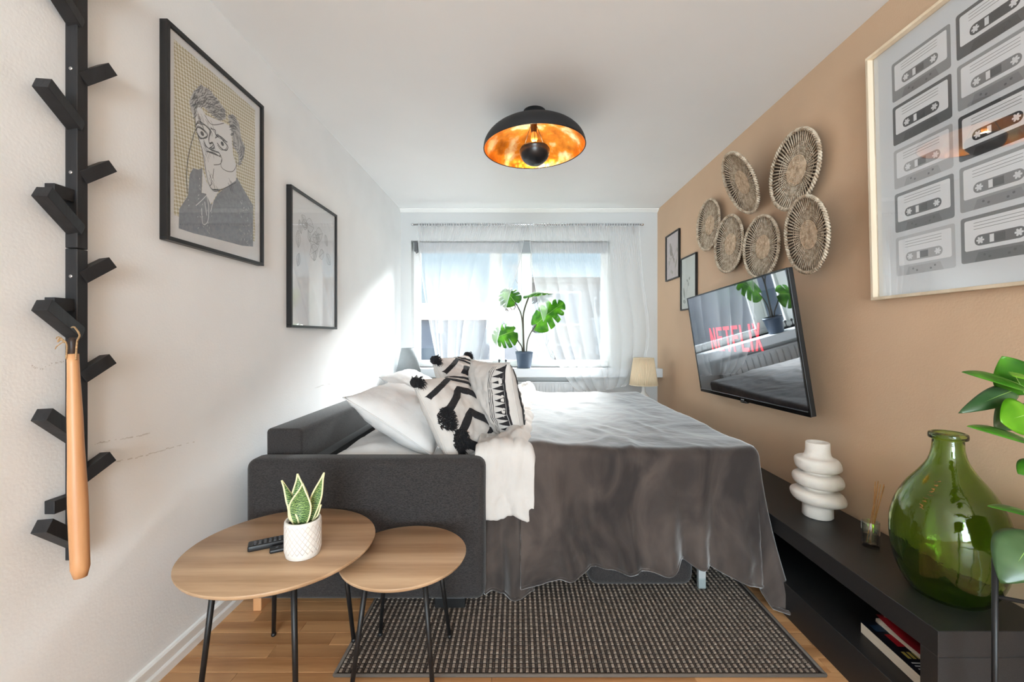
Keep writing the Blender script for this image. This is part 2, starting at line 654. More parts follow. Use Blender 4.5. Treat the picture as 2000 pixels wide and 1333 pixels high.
# rolled-up blind
t = thing('roller_blind', 'grey roller blind rolled up at the top of the window', 'blind', (-0.07, 4.53, WZ1))
G().box(WX0 + 0.08, WX1 - 0.03, 4.50, 4.56, WZ1 - 0.12, WZ1 - 0.012, 0.012, 3).done('rolled_cloth', mat('blind_cloth', (176, 177, 180), 0.9, var=0.05, vscale=20), t)
G().box(0.02, 0.15, 4.475, 4.505, WZ1 - 0.125, WZ1 - 0.004, 0.004).done('centre_bracket', mat('bracket_grey', (146, 150, 153), 0.5), t)
G().box(WX0 + 0.025, WX0 + 0.06, 4.49, 4.56, WZ1 - 0.11, WZ1 - 0.01, 0.004).done('end_bracket', mat('bracket_dark', (96, 96, 98), 0.5), t)
G().tube([(WX0 + 0.055, 4.485, WZ1 - 0.05), (WX0 + 0.058, 4.485, WZ1 - 0.13), (WX0 + 0.05, 4.485, WZ1 - 0.13)], 0.006).done('chain_weight', mat('bracket_dark', (96, 96, 98), 0.5), t)

# curtain rod and voiles
YR = 4.255
ZR = EYE + (658 - 439) / FOC * YR
t = thing('curtain_rod', 'thin brushed steel curtain rod above the window', 'curtain rod', (0.05, YR, ZR))
XR0, XR1 = W(806, 439, YR).x, W(1254, 439, YR).x
G().tube([(XR0, YR, ZR), (XR1, YR, ZR)], 0.009, 10).done('rod', M_CHROME, t)
for x in (XR0, XR1):
    G().lathe([(0, -0.016), (0.016, -0.008), (0.018, 0), (0.016, 0.008), (0, 0.016)], (x, YR, ZR), 12).done('finial', M_CHROME, t)
for x in (XR0 + 0.06, 0.06, XR1 - 0.03):
    gg = G(); gg.tube([(x, YR, ZR), (x, YB, ZR)], 0.006); gg.box(x - 0.014, x + 0.014, YB - 0.006, YB, ZR - 0.03, ZR + 0.03, 0.002)
    gg.done('bracket', M_CHROME, t)

def curtain(name, label, left, right, nfold, amp, seed, ybias=0.0, nu=220, nv=44, gather=None):
    """left/right: edge polylines in (px,py) at the curtain plane, top to bottom"""
    t = thing(name, label, 'curtain', (W(left[0][0], 439, YR).x, YR, ZR))
    L = catmull([(a, b, 0) for a, b in left], 12)
    Rr = catmull([(a, b, 0) for a, b in right], 12)
    def at(C, v):
        f = v * (len(C) - 1)
        i = min(int(f), len(C) - 2)
        return C[i].lerp(C[i + 1], f - i)
    rn = random.Random(seed)
    ph = [rn.uniform(0, 6.28) for _ in range(4)]
    def fn(u, v):
        a, b = at(L, v), at(Rr, v)
        # unequal spacing so the cloth bunches up in places
        uu = u + 0.035 * math.sin(u * 2 * math.pi * 3 + ph[2]) * (0.2 + v) * u * (1 - u) * 4
        if gather:
            uu = gather(uu, v)
        p = a.lerp(b, uu)
        py = p.y
        k = 0.35 + 0.65 * min(1, v * 1.6)
        dy = amp * k * (math.sin(u * nfold * 2 * math.pi + ph[0] + 1.3 * v) * 0.6 + math.sin(u * nfold * 0.43 * 2 * math.pi + ph[1]) * 0.5)
        dy += 0.012 * math.sin(u * 60 * 2 * math.pi) * max(0, 1 - v * 5)
        q = W(p.x, py, YR)
        dx = amp * 0.8 * k * math.cos(u * nfold * 2 * math.pi + ph[0] + 1.3 * v) * 0.6
        return Vector((q.x + dx, YR + dy + ybias * v, q.z))
    G().grid(fn, nu, nv).done('voile', M_SHEER, t)
    gg = G()
    pts = [fn(0.004, j / 44) for j in range(45)]
    gg.tube(pts, 0.0022, 5)
    pts = [fn(0.996, j / 44) for j in range(45)]
    gg.tube(pts, 0.0022, 5)
    gg.tube([fn(j / 120, 0.996) for j in range(121)], 0.0022, 5)
    gg.done('hem', sheer('sheer_hem', 0.25), t)
    # shirred heading on the rod
    def hd(u, v):
        q = fn(u, 0)
        return Vector((q.x, YR + 0.012 * math.sin(u * 44 * 2 * math.pi) - 0.004, ZR + 0.016 - v * 0.034))
    G().grid(hd, 260, 1).done('heading', sheer('sheer_heading', 0.15, (214, 214, 214)), t)
    return t
def gl(u, v):
    # left voile: a tight bundle of folds near its outer edge
    return u ** (1 + 0.9 * v)
curtain('voile_curtain', 'sheer white curtain over the left pane, swept towards the white lamp',
        [(815, 439), (822, 520), (836, 610), (850, 690), (862, 745)],
        [(1031, 439), (1014, 520), (990, 600), (972, 665), (952, 745)], 9, 0.030, 5, 0.0, gather=gl)
curtain('voile_curtain', 'sheer white curtain over the right pane, its end hanging in a deep loop',
        [(1033, 439), (1043, 540), (1063, 630), (1090, 706), (1118, 752), (1140, 770)],
        [(1250, 439), (1258, 540), (1270, 640), (1262, 705), (1244, 738), (1226, 752)], 8, 0.032, 11, -0.03)

# radiator
t = thing('radiator', 'white ribbed panel radiator under the window sill', 'radiator', (0.0, 4.40, 0.12))
rx0, rx1, rz0, rz1 = -0.62, 0.72, 0.14, 0.70
def radf(u, v):
    x = lerp(rx0 + 0.02, rx1 - 0.02, u)
    n = (x - rx0) / 0.064
    f = n - math.floor(n)
    d = 0.012 if 0.25 < f < 0.75 else 0.0
    k = 1 if 0.05 < v < 0.95 else 0
    return Vector((x, 4.385 - d * k, lerp(rz0, rz1 - 0.02, v)))
G().grid(radf, 260, 14, False).done('ribbed_panel', mat('radiator_enamel', (206, 207, 208), 0.4), t)
G().box(rx0, rx1, 4.375, 4.455, rz1 - 0.02, rz1, 0.004).done('top_grille', mat('radiator_enamel', (206, 207, 208), 0.4), t)
for x in (rx0, rx1 - 0.012):
    G().box(x, x + 0.012, 4.375, 4.455, rz0, rz1 - 0.02, 0.002).done('side_cover', mat('radiator_enamel', (206, 207, 208), 0.4), t)
for x in (-0.4, 0.5):
    G().box(x, x + 0.03, 4.395, YB, rz0 + 0.05, rz1 - 0.1).done('wall_bracket', mat('radiator_enamel', (206, 207, 208), 0.4), t)

# ------------------------------------------------------------------ outside
M_FAC = mat('facade_render', (178, 182, 198), 0.9, var=0.04, vscale=1)
M_FAC2 = mat('facade_white', (184, 182, 182), 0.9, var=0.05, vscale=1)
M_ROOF = mat('roof_brown', (124, 100, 82), 0.9, var=0.15, vscale=3, stretch=(1, 8, 8))
M_FWIN = mat('far_window', (150, 160, 175), 0.2)
struct(G().box(-60, 60, 5.2, 90, -3.2, -3.0).done('ground', mat('street_asphalt', (112, 112, 114), 0.9, var=0.1, vscale=0.6)), 'pale street below the window')
t = thing('apartment_block', 'low pale blue-white building with brown roof outside the left pane', 'building', (-3, 15, -3))
G().box(-9.0, -0.65, 15, 22, -3.0, 1.75).done('wall', M_FAC, t)
gg = G(); gg.add([(-9.2, 14.8, 1.75), (-0.5, 14.8, 1.75), (-0.5, 18.5, 2.62), (-9.2, 18.5, 2.62), (-9.2, 22.2, 1.75), (-0.5, 22.2, 1.75)],
                 [(0, 1, 2, 3), (3, 2, 5, 4), (0, 3, 4), (1, 5, 2), (0, 4, 5, 1)])
gg.done('roof', M_ROOF, t)
for x in (-7.6, -6.2, -4.8, -3.4, -2.0):
    w_ = G().box(x, x + 0.8, 14.96, 15.02, -0.5, 0.75).done('window', M_FWIN, t)
t = thing('apartment_block', 'taller whitish house with rows of windows outside the right pane', 'building', (4, 13, -3))
G().box(0.6, 11.0, 13.0, 21, -3.0, 2.80).done('wall', M_FAC2, t)
G().box(0.45, 11.2, 12.8, 21.2, 2.80, 2.96).done('roof_edge', mat('pale_parapet', (170, 162, 154), 0.9), t)
for z in (-2.2, -0.1, 1.5):
    for x in (1.1, 2.5, 3.9, 5.3, 6.7):
        gg = rooted(G().box(x, x + 0.85, 12.94, 13.02, z, z + 1.05).done('window', M_FRAMEW, t))
        G().box(x + 0.07, x + 0.39, 12.92, 12.95, z + 0.07, z + 0.98).done('pane', M_FWIN, gg)
        G().box(x + 0.46, x + 0.78, 12.92, 12.95, z + 0.07, z + 0.98).done('pane', M_FWIN, gg)
t = thing('apartment_block', 'distant low pale house between the two nearer buildings', 'building', (0, 30, -3))
G().box(-2.5, 2.5, 30, 36, -3, 2.6).done('wall', M_FAC2, t)
gg = G(); gg.add([(-2.6, 29.8, 2.6), (2.6, 29.8, 2.6), (2.6, 33, 3.6), (-2.6, 33, 3.6)], [(0, 1, 2, 3)]); solid(gg.done('roof', M_ROOF, t), 0.1)
# bare trees
def bare_tree(label, base, h, seed, n0=6):
    t = thing('bare_tree', label, 'tree', base)
    rn = random.Random(seed)
    gg, tw = G(), G()
    def br(p, d, L, r, lev):
        pts = [p.copy()]
        q = p.copy()
        dd = d.copy()
        for i in range(4):
            dd = (dd + Vector((rn.uniform(-.22, .22), rn.uniform(-.22, .22), rn.uniform(-.05, .12)))).normalized()
            q = q + dd * L / 4
            pts.append(q.copy())
        (gg if lev == 0 else tw).tube(pts, [r, r * .92, r * .84, r * .76, r * .66], 6 if lev < 2 else 4)
        if lev < 4:
            for k in range(3 if lev else n0):
                s = rn.uniform(0.35, 1.0)
                i = min(int(s * 4), 3)
                pp = pts[i].lerp(pts[i + 1], s * 4 - i) if s < 1 else pts[-1]
                nd = (dd + Vector((rn.uniform(-1, 1), rn.uniform(-1, 1), rn.uniform(-.1, .8)))).normalized()
                br(pp, nd, L * rn.uniform(.5, .72), r * .55, lev + 1)
    br(Vector(base), Vector((0.05, 0, 1)), h * 0.42, 0.045, 0)
    M = mat('bark', (112, 104, 102), 0.9, var=0.2, vscale=20)
    gg.done('trunk', M, t)
    tw.done('branches', M, t)
bare_tree('small bare tree outside, right behind the potted monstera', (0.5, 8.0, -1.2), 4.2, 4)
bare_tree('bare tree outside behind the right curtain', (1.75, 9.0, -2.2), 7.0, 9)

# ------------------------------------------------------------------ rug
t = thing('rug', 'flat-woven grey-brown rug with small raised check weave', 'rug', (0.2, 1.46, 0))
RX0, RX1, RY0, RY1 = -0.625, 1.055, 1.452, 2.75
G().box(RX0, RX1, RY0, RY1, 0.0005, 0.006).done('backing', mat('rug_backing', (46, 40, 37), 0.95, var=0.2, vscale=90), t)
def cells(c0, name, m, step, off, w, l, z):
    gg = G()
    ny = int((RY1 - RY0) / step[1])
    nx = int((RX1 - RX0) / step[0])
    for j in range(ny):
        for i in range(nx):
            x = RX0 + 0.010 + i * step[0] + off[0]
            y = RY0 + 0.012 + j * step[1] + off[1]
            if x + w > RX1 - 0.006 or y + l > RY1 - 0.006:
                continue
            if c0 is not None and (i + j) % 2 != c0:
                continue
            zz = z + random.uniform(-0.0006, 0.0006)
            b = 0.0015
            vs = [(x, y, 0.005), (x + w, y, 0.005), (x + w, y + l, 0.005), (x, y + l, 0.005),
                  (x + b, y + b, zz), (x + w - b, y + b, zz), (x + w - b, y + l - b, zz), (x + b, y + l - b, zz)]
            gg.add(vs, [(0, 1, 5, 4), (1, 2, 6, 5), (2, 3, 7, 6), (3, 0, 4, 7), (4, 5, 6, 7)])
    o = gg.done(name, m, t)
    o['kind'] = 'stuff'
cells(None, 'light_tufts', mat('rug_light', (148, 134, 121), 0.95, var=0.25, vscale=60), (0.0215, 0.0215), (0, 0), 0.0105, 0.015, 0.0100)
cells(None, 'dark_ribs', mat('rug_dark', (72, 62, 56), 0.95, var=0.25, vscale=60), (0.0215, 0.0215), (0.0118, -0.003), 0.0085, 0.019, 0.0085)
gg = G()
for a, b in (((RX0, RY0), (RX1, RY0)), ((RX1, RY0), (RX1, RY1)), ((RX1, RY1), (RX0, RY1)), ((RX0, RY1), (RX0, RY0))):
    gg.tube([(a[0], a[1], 0.006), (b[0], b[1], 0.006)], 0.0058, 8)
gg.done('bound_edge', mat('rug_edge', (96, 86, 78), 0.95), t)

# ------------------------------------------------------------------ sofa bed
sofa = thing('sofa_bed', 'dark grey fabric sofa folded out into a bed', 'sofa bed', (-0.6, 2.9, 0))
def softbox(x0, x1, y0, y1, z0, z1, r, seg=5):
    return G().box(x0, x1, y0, y1, z0, z1, r, seg)
softbox(-1.142, -0.135, 1.772, 1.895, 0.055, 0.648, 0.04).done('armrest', M_GREYFAB, sofa)
softbox(-1.142, -0.135, 3.86, 3.985, 0.055, 0.648, 0.04).done('armrest', M_GREYFAB, sofa)
softbox(-1.125, -0.965, 1.90, 3.86, 0.30, 0.752, 0.018, 3).done('backrest', M_GREYFAB, sofa)
G().box(-0.96, -0.90, 1.90, 3.86, 0.12, 0.60).done('gap_shade_fill', M_FRAMEGAP, sofa)  # dark block painted as the shade in the gap behind the mattress
softbox(-1.13, -0.15, 1.90, 3.85, 0.07, 0.36, 0.02, 3).done('base', M_GREYFAB, sofa)
# pulled-out front section low over the rug
gg = G(); gg.box(0.32, 0.80, 1.905, 3.80, 0.034, 0.24, 0.05, 5); gg.done('pull_out_section', M_GREYFAB, sofa)
gg = G(); gg.box(-0.15, 0.98, 1.99, 3.80, 0.26, 0.34); gg.done('bed_frame', M_FRAMEGAP, sofa)
for y in (1.95, 3.6):
    G().box(0.828, 0.862, y - 0.012, y + 0.012, 0.0125, 0.26, 0.003).done('metal_leg', mat('pale_steel', (186, 190, 190), 0.4, metal=0.3), sofa)
    G().box(0.818, 0.872, y - 0.022, y + 0.022, 0.0115, 0.06, 0.004).done('leg_foot', clear_glass('clear_plastic_foot', (0.86, 0.9, 0.9)), sofa)
for x, y in ((-1.09, 1.83), (-0.32, 1.83), (-1.09, 3.92), (-0.32, 3.92)):
    G().box(x - 0.03, x + (0.005 if x < -0.7 else 0.10), y - 0.03, y + 0.045, 0.0 if x < -0.7 else 0.0125, 0.058, 0.004).done('foot', M_BEECH if x < -0.7 else M_BLACK, sofa)
# mattress under a white fitted sheet, soft wrinkles at the exposed corner
def mattf(u, v):
    x = lerp(-0.90, 1.03, u)
    y = lerp(1.915, 3.78, v)
    e = min(u * 1.93, (1 - u) * 1.93, v * 1.86, (1 - v) * 1.86)
    z = 0.615 - 0.07 * max(0, 1 - e / 0.12) ** 2
    z += 0.010 * fbm(x * 5, y * 4, 2) + 0.006 * fbm(x * 14, y * 9, 5) + 0.035 * math.exp(-((x + 0.70) / 0.16) ** 2)
    return Vector((x, y, z))
gg = G(); gg.grid(mattf, 70, 60)
gg.box(-0.89, 1.02, 1.93, 3.77, 0.35, 0.545, 0.03, 3)
gg.done('mattress', M_WHITECOT, sofa, label='mattress in a white sheet')

# ------------------------------------------------------------------ white duvet (folded strip showing beside the cushions)
t = thing('duvet', 'crumpled cream-white duvet hanging over the bed edge beside the patterned cushions', 'duvet', (-0.05, 1.93, 0.6))
def duv(u, v):
    # u across (left to right), v from the far end over the near edge and down
    s = v * 2.25                       # arc length from far end
    y = 3.80 - s
    yf = 1.905
    xr = lerp(0.16, 0.075, min(1, s / 1.9))
    x = lerp(-0.185, xr, u)
    hump = 0.045 * math.exp(-((u - 0.75) / 0.25) ** 2)
    z = 0.672 + hump + 0.024 * fbm(x * 9, s * 5, 1) + 0.016 * fbm(x * 22, s * 14, 3)
    z += 0.05 * max(0, 1 - s / 0.35) ** 2 * u
    if u > 0.9:
        z -= 0.055 * ((u - 0.9) / 0.1) ** 2
    if y < yf:
        d = yf - y
        rr = 0.05
        if d < rr * 1.57:
            a = d / rr
            yy = yf - rr * math.sin(a)
            z -= rr * (1 - math.cos(a))
        else:
            yy = yf - rr
            z -= rr + (d - rr * 1.57)
        yy -= 0.012 * fbm(x * 12, d * 6, 7) + 0.01 * math.sin(x * 34 + 1) * min(1, d * 3)
        x += 0.02 * d * math.sin(u * 3)
        z += 0.02 * math.sin(u * 5 + 0.4) * min(1, d * 4)
        return Vector((x, yy, z))
    return Vector((x, y, z))
o = G().grid(duv, 40, 110).done('duvet_cover', M_CREAM, t)
solid(o, 0.022, 0)
subd(o, 1)

# ------------------------------------------------------------------ plush blanket
M_PLUSH = mat('taupe_plush', (78, 67, 61), 0.85, rgb2=(40, 33, 31), vscale=4.5, bump=0.35, bscale=22, bdist=0.006, sheen=0.75, distort=1.2, detail=8, stretch=(1, 1, 0.55))
blan = thing('blanket', 'taupe plush blanket spread over the bed and draped to the floor', 'blanket', (0.5, 1.9, 0.0))
BX, BY, BZ = 1.055, 1.925, 0.664
HEM = [(-0.2, 0.08), (0.058, 0.085), (0.208, 0.10), (0.324, 0.14), (0.51, 0.165), (0.63, 0.15), (0.694, 0.19), (0.81, 0.155), (0.93, 0.125), (1.06, 0.085)]
def topz(x, y):
    z = BZ + 0.012 * fbm(x * 2.2, y * 1.6, 4, 2) + 0.004 * fbm(x * 7 + 2 * fbm(x * 2, y * 2, 9, 2), y * 5, 8, 3)
    z += 0.010 * (1 - min(1, 5 * abs(fbm(x * 2.6 + 3, y * 2.0, 12, 2)))) * math.exp(-((x - 0.45) / 0.35) ** 2)
    z += 0.028 * math.exp(-((x - 0.10) / 0.10) ** 2)         # over the duvet edge
    z += 0.010 * math.exp(-((x - 0.55) / 0.30) ** 2 - ((y - 2.9) / 0.5) ** 2)
    return z
def drape(d, rr):
    """arc length d past the edge -> (outward, drop)"""
    if d < rr * 1.5708:
        a = d / rr
        return rr * math.sin(a), rr * (1 - math.cos(a))
    return rr, rr + d - rr * 1.5708
A0, A1, B0, B1 = 0.015, BX + 0.60, BY - 0.62, 3.80
def blf(u, v):
    a = lerp(A0, A1, u)
    b = lerp(B1, B0, v)
    dx = max(0.0, a - BX)
    dy = max(0.0, BY - b)
    if dx == 0 and dy == 0:
        return Vector((a, b, topz(a, b)))
    if dx == 0:
        zt = topz(a, BY)
        hem = interp(HEM, a)
        d = dy / 0.62 * (zt - hem + 0.02)
        o, dr = drape(d, 0.045)
        k = min(1, d / 0.5)
        f = 0.018 * math.sin(a * 11 + 1.2 + 1.5 * d) + 0.020 * fbm(a * 4, d * 1.2, 3, 2)
        f += 0.050 * math.exp(-((a - 0.645 - 0.04 * d) / 0.055) ** 2) + 0.035 * math.exp(-((a - 0.80) / 0.045) ** 2) + 0.045 * math.exp(-((a - 0.95 - 0.03 * d) / 0.05) ** 2)
        f -= 0.045 * math.exp(-((a - 0.20 - 0.25 * d) / 0.04) ** 2) + 0.022 * math.exp(-((a - 0.73) / 0.035) ** 2)
        f += 0.040 * math.exp(-((a - 0.11 - 0.22 * d) / 0.04) ** 2) + 0.02 * math.exp(-((a - 0.36 + 0.1 * d) / 0.03) ** 2)
        f += 0.010 * fbm(a * 9 + d * 6, d * 9 - a * 3, 6, 3)
        f += 0.022 * math.exp(-((a - 0.30 - 0.35 * d) / 0.022) ** 2) * min(1, d * 3) + 0.018 * math.exp(-((a - 0.52 + 0.12 * d) / 0.025) ** 2)
        f += 0.014 * math.exp(-((a - 0.43 - 0.15 * d) / 0.016) ** 2) - 0.02 * math.exp(-((a - 0.88 + 0.05 * d) / 0.025) ** 2)
        return Vector((a, BY - o - max(-0.045, f * 1.25 * (0.25 * k + 0.75 * k * k)) - 0.03 * k, max(0.02, zt - dr)))
    if dy == 0:
        zt = topz(BX, b)
        fall = min(dx, 0.60) / 0.60 * 0.50
        o, dr = drape(fall, 0.03)
        f = 0.008 * math.sin(b * 14) * min(1, dx / 0.3)
        return Vector((BX + o * 0.6 + f + 0.008, b, zt - dr))
    # corner: one fold that swings out towards the room and trails on the floor
    th = math.atan2(dx, dy)
    d = max(dx, dy)
    zt = topz(BX, BY)
    q = math.sin(2 * th)
    ln = d / 0.62 * lerp(zt - 0.05, zt + 0.06, q)
    if th > math.pi / 4:
        ln *= lerp(1, 0.80, (th - math.pi / 4) / (math.pi / 4))
    o, dr = drape(ln, lerp(0.045, 0.03, th / (math.pi / 2)))
    k = min(1, ln / 0.6)
    out = o + q * 0.10 * k * k + 0.018 * k
    z = zt - dr
    if z < 0.02:
        out += (0.02 - z)
        z = 0.02 + 0.01 * math.sin((0.02 - z) * 40)
    x = BX + math.sin(th) * out * 0.62 + 0.02 * k * q
    y = BY - math.cos(th) * out - 0.02 * k * (1 - q) - q * 0.03 * k
    return Vector((x, y, z))
o = G().grid(blf, 150, 210).done('cover', M_PLUSH, blan)
solid(o, 0.007, 0)
# rolled hem
gg = G()
gg.tube([blf(i / 150, 1.0) for i in range(0, 151)], 0.0075, 6)
gg.done('hem', M_PLUSH, blan)
# gathered end hanging down beside the armrest
def fold(u, v):
    x = lerp(-0.145, 0.02 + 0.05 * v, u) + 0.012 * v * math.sin(v * 3)
    z = lerp(0.63, 0.022, v) + (0.02 * math.sin(u * 7 + 1) * v)
    y = 1.900 - 0.012 * v - 0.024 * math.sin(u * 9.5 + 1.4 * v + 0.4) * (0.25 + 0.75 * v) - 0.006 * math.sin(u * 21 - v * 4) * v
    y -= 0.035 * v * u * u
    return Vector((x, y, max(z, 0.02)))
o = G().grid(fold, 60, 50).done('gathered_end', M_PLUSH, blan)
solid(o, 0.007, 0)
gg = G(); gg.tube([fold(i / 60, 1) for i in range(61)], 0.007, 6); gg.tube([fold(1, i / 50) for i in range(51)], 0.006, 6)
gg.done('end_hem', M_PLUSH, blan)

# ------------------------------------------------------------------ pillows
def pillow_surf(W_, H_, T_, seed, pinch=0.07, wr=0.011):
    def fn(u, v, side):
        ex = 1 - pinch * (1 - v * v) * u * u
        ey = 1 - pinch * (1 - u * u) * v * v
        x = W_ / 2 * u * ex
        y = H_ / 2 * v * ey
        h = T_ / 2 * (max(0, (1 - abs(u) ** 2.6)) * max(0, (1 - abs(v) ** 2.6))) ** 0.55
        k = min(1, h / (T_ * 0.2))
        h += k * (wr * fbm(u * 2.2 + seed, v * 2.2, seed) + wr * 0.6 * fbm(u * 5 + seed, v * 5, seed * 2))
        return Vector((x, y, side * max(h, 0.0)))
    return fn
def pillow(name, label, cat, c, uax, vax, W_, H_, T_, seed, m, pinch=0.07, group=None):
    u_ = Vector(uax).normalized()
    n_ = u_.cross(Vector(vax)).normalized()
    v_ = n_.cross(u_).normalized()
    mt = Matrix((u_, v_, n_)).transposed().to_4x4()
    mt.translation = Vector(c)
    t = thing(name, label, cat, mtx=mt, group=group)
    fn = pillow_surf(W_, H_, T_, seed, pinch)
    gg = G()
    for sd in (1, -1):
        gg.grid(lambda a, b: fn(a * 2 - 1, b * 2 - 1, sd), 32, 32)
    gg.done('cover', m, t, world=False)
    # seam piping
    gg = G()
    ring = [fn(-1 + 2 * i / 24, -1, 1) for i in range(24)] + [fn(1, -1 + 2 * i / 24, 1) for i in range(24)] + \
           [fn(1 - 2 * i / 24, 1, 1) for i in range(24)] + [fn(-1, 1 - 2 * i / 24, 1) for i in range(25)]
    gg.tube(ring, 0.0035, 6)
    gg.done('seam', m, t, world=False)
    return t, fn

pillow('pillow', 'large plain white pillow leaning on the sofa back nearest the camera', 'pillow', (-0.59, 2.29, 0.745), (0.03, 1, 0), (-0.84, 0.0, 0.54), 0.64, 0.50, 0.20, 3, M_WHITECOT)
pillow('pillow', 'plain white pillow farther back behind the first, towards the white lamp', 'pillow', (-0.66, 2.96, 0.78), (0.0, 1, 0), (-0.84, 0, 0.54), 0.60, 0.48, 0.18, 8, M_WHITECOT)

def strip(fn, path, w, side, lift, n=6):
    """a raised band following a (u,v) path on a pillow face"""
    P = []
    for (a, b) in zip(path, path[1:]):
        for k in range(n):
            t_ = k / n
            P.append((lerp(a[0], b[0], t_), lerp(a[1], b[1], t_)))
    P.append(path[-1])
    gg = G()
    vs, fs = [], []
    k = len(P)
    for i, p in enumerate(P):
        q0, q1 = P[max(i - 1, 0)], P[min(i + 1, k - 1)]
        d = Vector((q1[0] - q0[0], q1[1] - q0[1], 0))
        d = d.normalized() if d.length > 1e-9 else Vector((1, 0, 0))
        a = Vector((-d.y, d.x, 0)) * w
        for s_, l_ in ((-1, 0.0005), (-0.7, lift), (0, lift * 1.2), (0.7, lift), (1, 0.0005)):
            uu = max(-1, min(1, p[0] + a.x * s_)); vv = max(-1, min(1, p[1] + a.y * s_))
            c = fn(uu, vv, side)
            vs.append(c + Vector((0, 0, side * (l_ + random.uniform(0, lift * 0.25)))))
    for i in range(k - 1):
        for j in range(4):
            fs.append((i * 5 + j, i * 5 + j + 1, (i + 1) * 5 + j + 1, (i + 1) * 5 + j))
    gg.add(vs, fs, True)
    return gg

def shag(fn, cu, cv, ru, rv, side, n, L, seed):
    rn = random.Random(seed)
    gg = G()
    for _ in range(n):
        a, r = rn.uniform(0, 6.283), math.sqrt(rn.random())
        p = fn(max(-.99, min(.99, cu + ru * r * math.cos(a))), max(-.99, min(.99, cv + rv * r * math.sin(a))), side)
        d = Vector((rn.uniform(-1, 1), rn.uniform(-1.2, 0.4), side * rn.uniform(0.4, 1.4))).normalized()
        q = p + d * L * rn.uniform(.6, 1.0)
        q2 = q + Vector((rn.uniform(-.3, .3), -0.6, 0)) * L * 0.5
        gg.tube([p, q, q2], [0.0022, 0.0018, 0.0008], 4, smooth=False)
    return gg

def tufted(label, c, uax, vax, seed):
    t, fn = pillow('cushion', label, 'cushion', c, uax, vax, 0.46, 0.46, 0.18, seed, M_CREAM, 0.06)
    for sd in (1,):
        for ofs in (0.0,):
            # a diamond and chevrons nested above it, in thick black tufting
            strip(fn, [(-0.80, -0.52), (-0.12, -0.08), (0.55, -0.50), (-0.12, -0.92), (-0.80, -0.52)], 0.095, sd, 0.009).done('tufted_diamond', M_BLACKYARN, t, world=False)
            strip(fn, [(-0.80, 0.04), (-0.10, 0.50), (0.45, 0.18), (0.95, -0.16)], 0.085, sd, 0.008).done('tufted_band', M_BLACKYARN, t, world=False)
            strip(fn, [(-0.95, 0.50), (-0.10, 0.86), (0.45, 0.55), (0.95, 0.22)], 0.06, sd, 0.006).done('tufted_band', M_BLACKYARN, t, world=False)
            strip(fn, [(0.05, 0.96), (0.5, 0.78), (0.95, 0.52)], 0.05, sd, 0.006).done('tufted_band', M_BLACKYARN, t, world=False)
        for (cu, cv) in ((-0.72, -0.56), (-0.82, -0.04)):
            shag(fn, cu, cv, 0.16, 0.24, sd, 420, 0.024, seed + int(cu * 10)).done('shaggy_patch', M_BLACKYARN, t, world=False)
    for (cu, cv) in ((-0.97, 0.92), (0.97, 0.97), (-0.97, -0.97)):
        gg = shag(fn, cu, cv, 0.05, 0.1, 1, 150, 0.04, seed + 5)
        shag_c = fn(cu, cv, 1)
        gg.lathe([(0, -0.03), (0.022, -0.015), (0.028, 0.0), (0.022, 0.015), (0, 0.03)], shag_c, 10)
        gg.done('tassel', M_BLACKYARN, t, world=False)
    return t
tufted('cream cushion with thick black tufted diamonds and shaggy patches in front', (-0.292, 2.16, 0.762), (0.45, 0.91, 0), (-0.52, 0.1, 0.85), 4)
tufted('cream and black tufted cushion half hidden behind the diamond cushion', (-0.34, 2.72, 0.83), (0.35, 0.94, 0), (-0.45, 0, 0.89), 14)

t, fn = pillow('cushion', 'upright cream cushion with black zigzag triangles along its seam', 'cushion', (-0.112, 2.22, 0.838), (-0.58, 0.82, 0), (-0.22, -0.05, 0.97), 0.38, 0.41, 0.19, 21, M_CREAM, 0.05)
M_PRINT = mat('black_print', (34, 31, 33), 0.95, var=0.2, vscale=100)
for sd in (1, -1):
    strip(fn, [(-0.92, -0.97), (-0.92, 0.97)], 0.02, sd, 0.0015, 20).done('stripe', M_PRINT, t, world=False)
    gg = G()
    n = 13
    for i in range(n):
        v0, v1 = lerp(-0.95, 0.95, i / n), lerp(-0.95, 0.95, (i + 1) / n)
        P = [(-0.90, v0), (-0.90, v1), (-0.78, (v0 + v1) / 2), (-0.66, lerp(v0, v1, .5))]
        for (a, b, c2, d2) in (((-0.90, v0), (-0.90, v1), (-0.76, lerp(v0, v1, .72)), (-0.76, lerp(v0, v1, .28))), ((-0.76, lerp(v0, v1, .28)), (-0.76, lerp(v0, v1, .72)), (-0.62, lerp(v0, v1, .52)), (-0.62, lerp(v0, v1, .48)))):
            gg.add([fn(q[0], q[1], sd) + Vector((0, 0, sd * 0.0022)) for q in (a, b, c2, d2)], [(0, 1, 2, 3)])
    solid(gg.done('zigzag', M_PRINT, t, world=False), 0.001, 0)
    for uu in (-0.56, -0.50, -0.44):
        strip(fn, [(uu, -0.95), (uu, 0.95)], 0.009, sd, 0.0012, 20).done('thin_stripe', M_PRINT, t, world=False)
    if sd == 1:
        for uu in (-0.3, -0.1, 0.2):
            strip(fn, [(uu, -0.95), (uu, 0.95)], 0.035, sd, 0.0015, 20).done('stripe', M_PRINT, t, world=False)

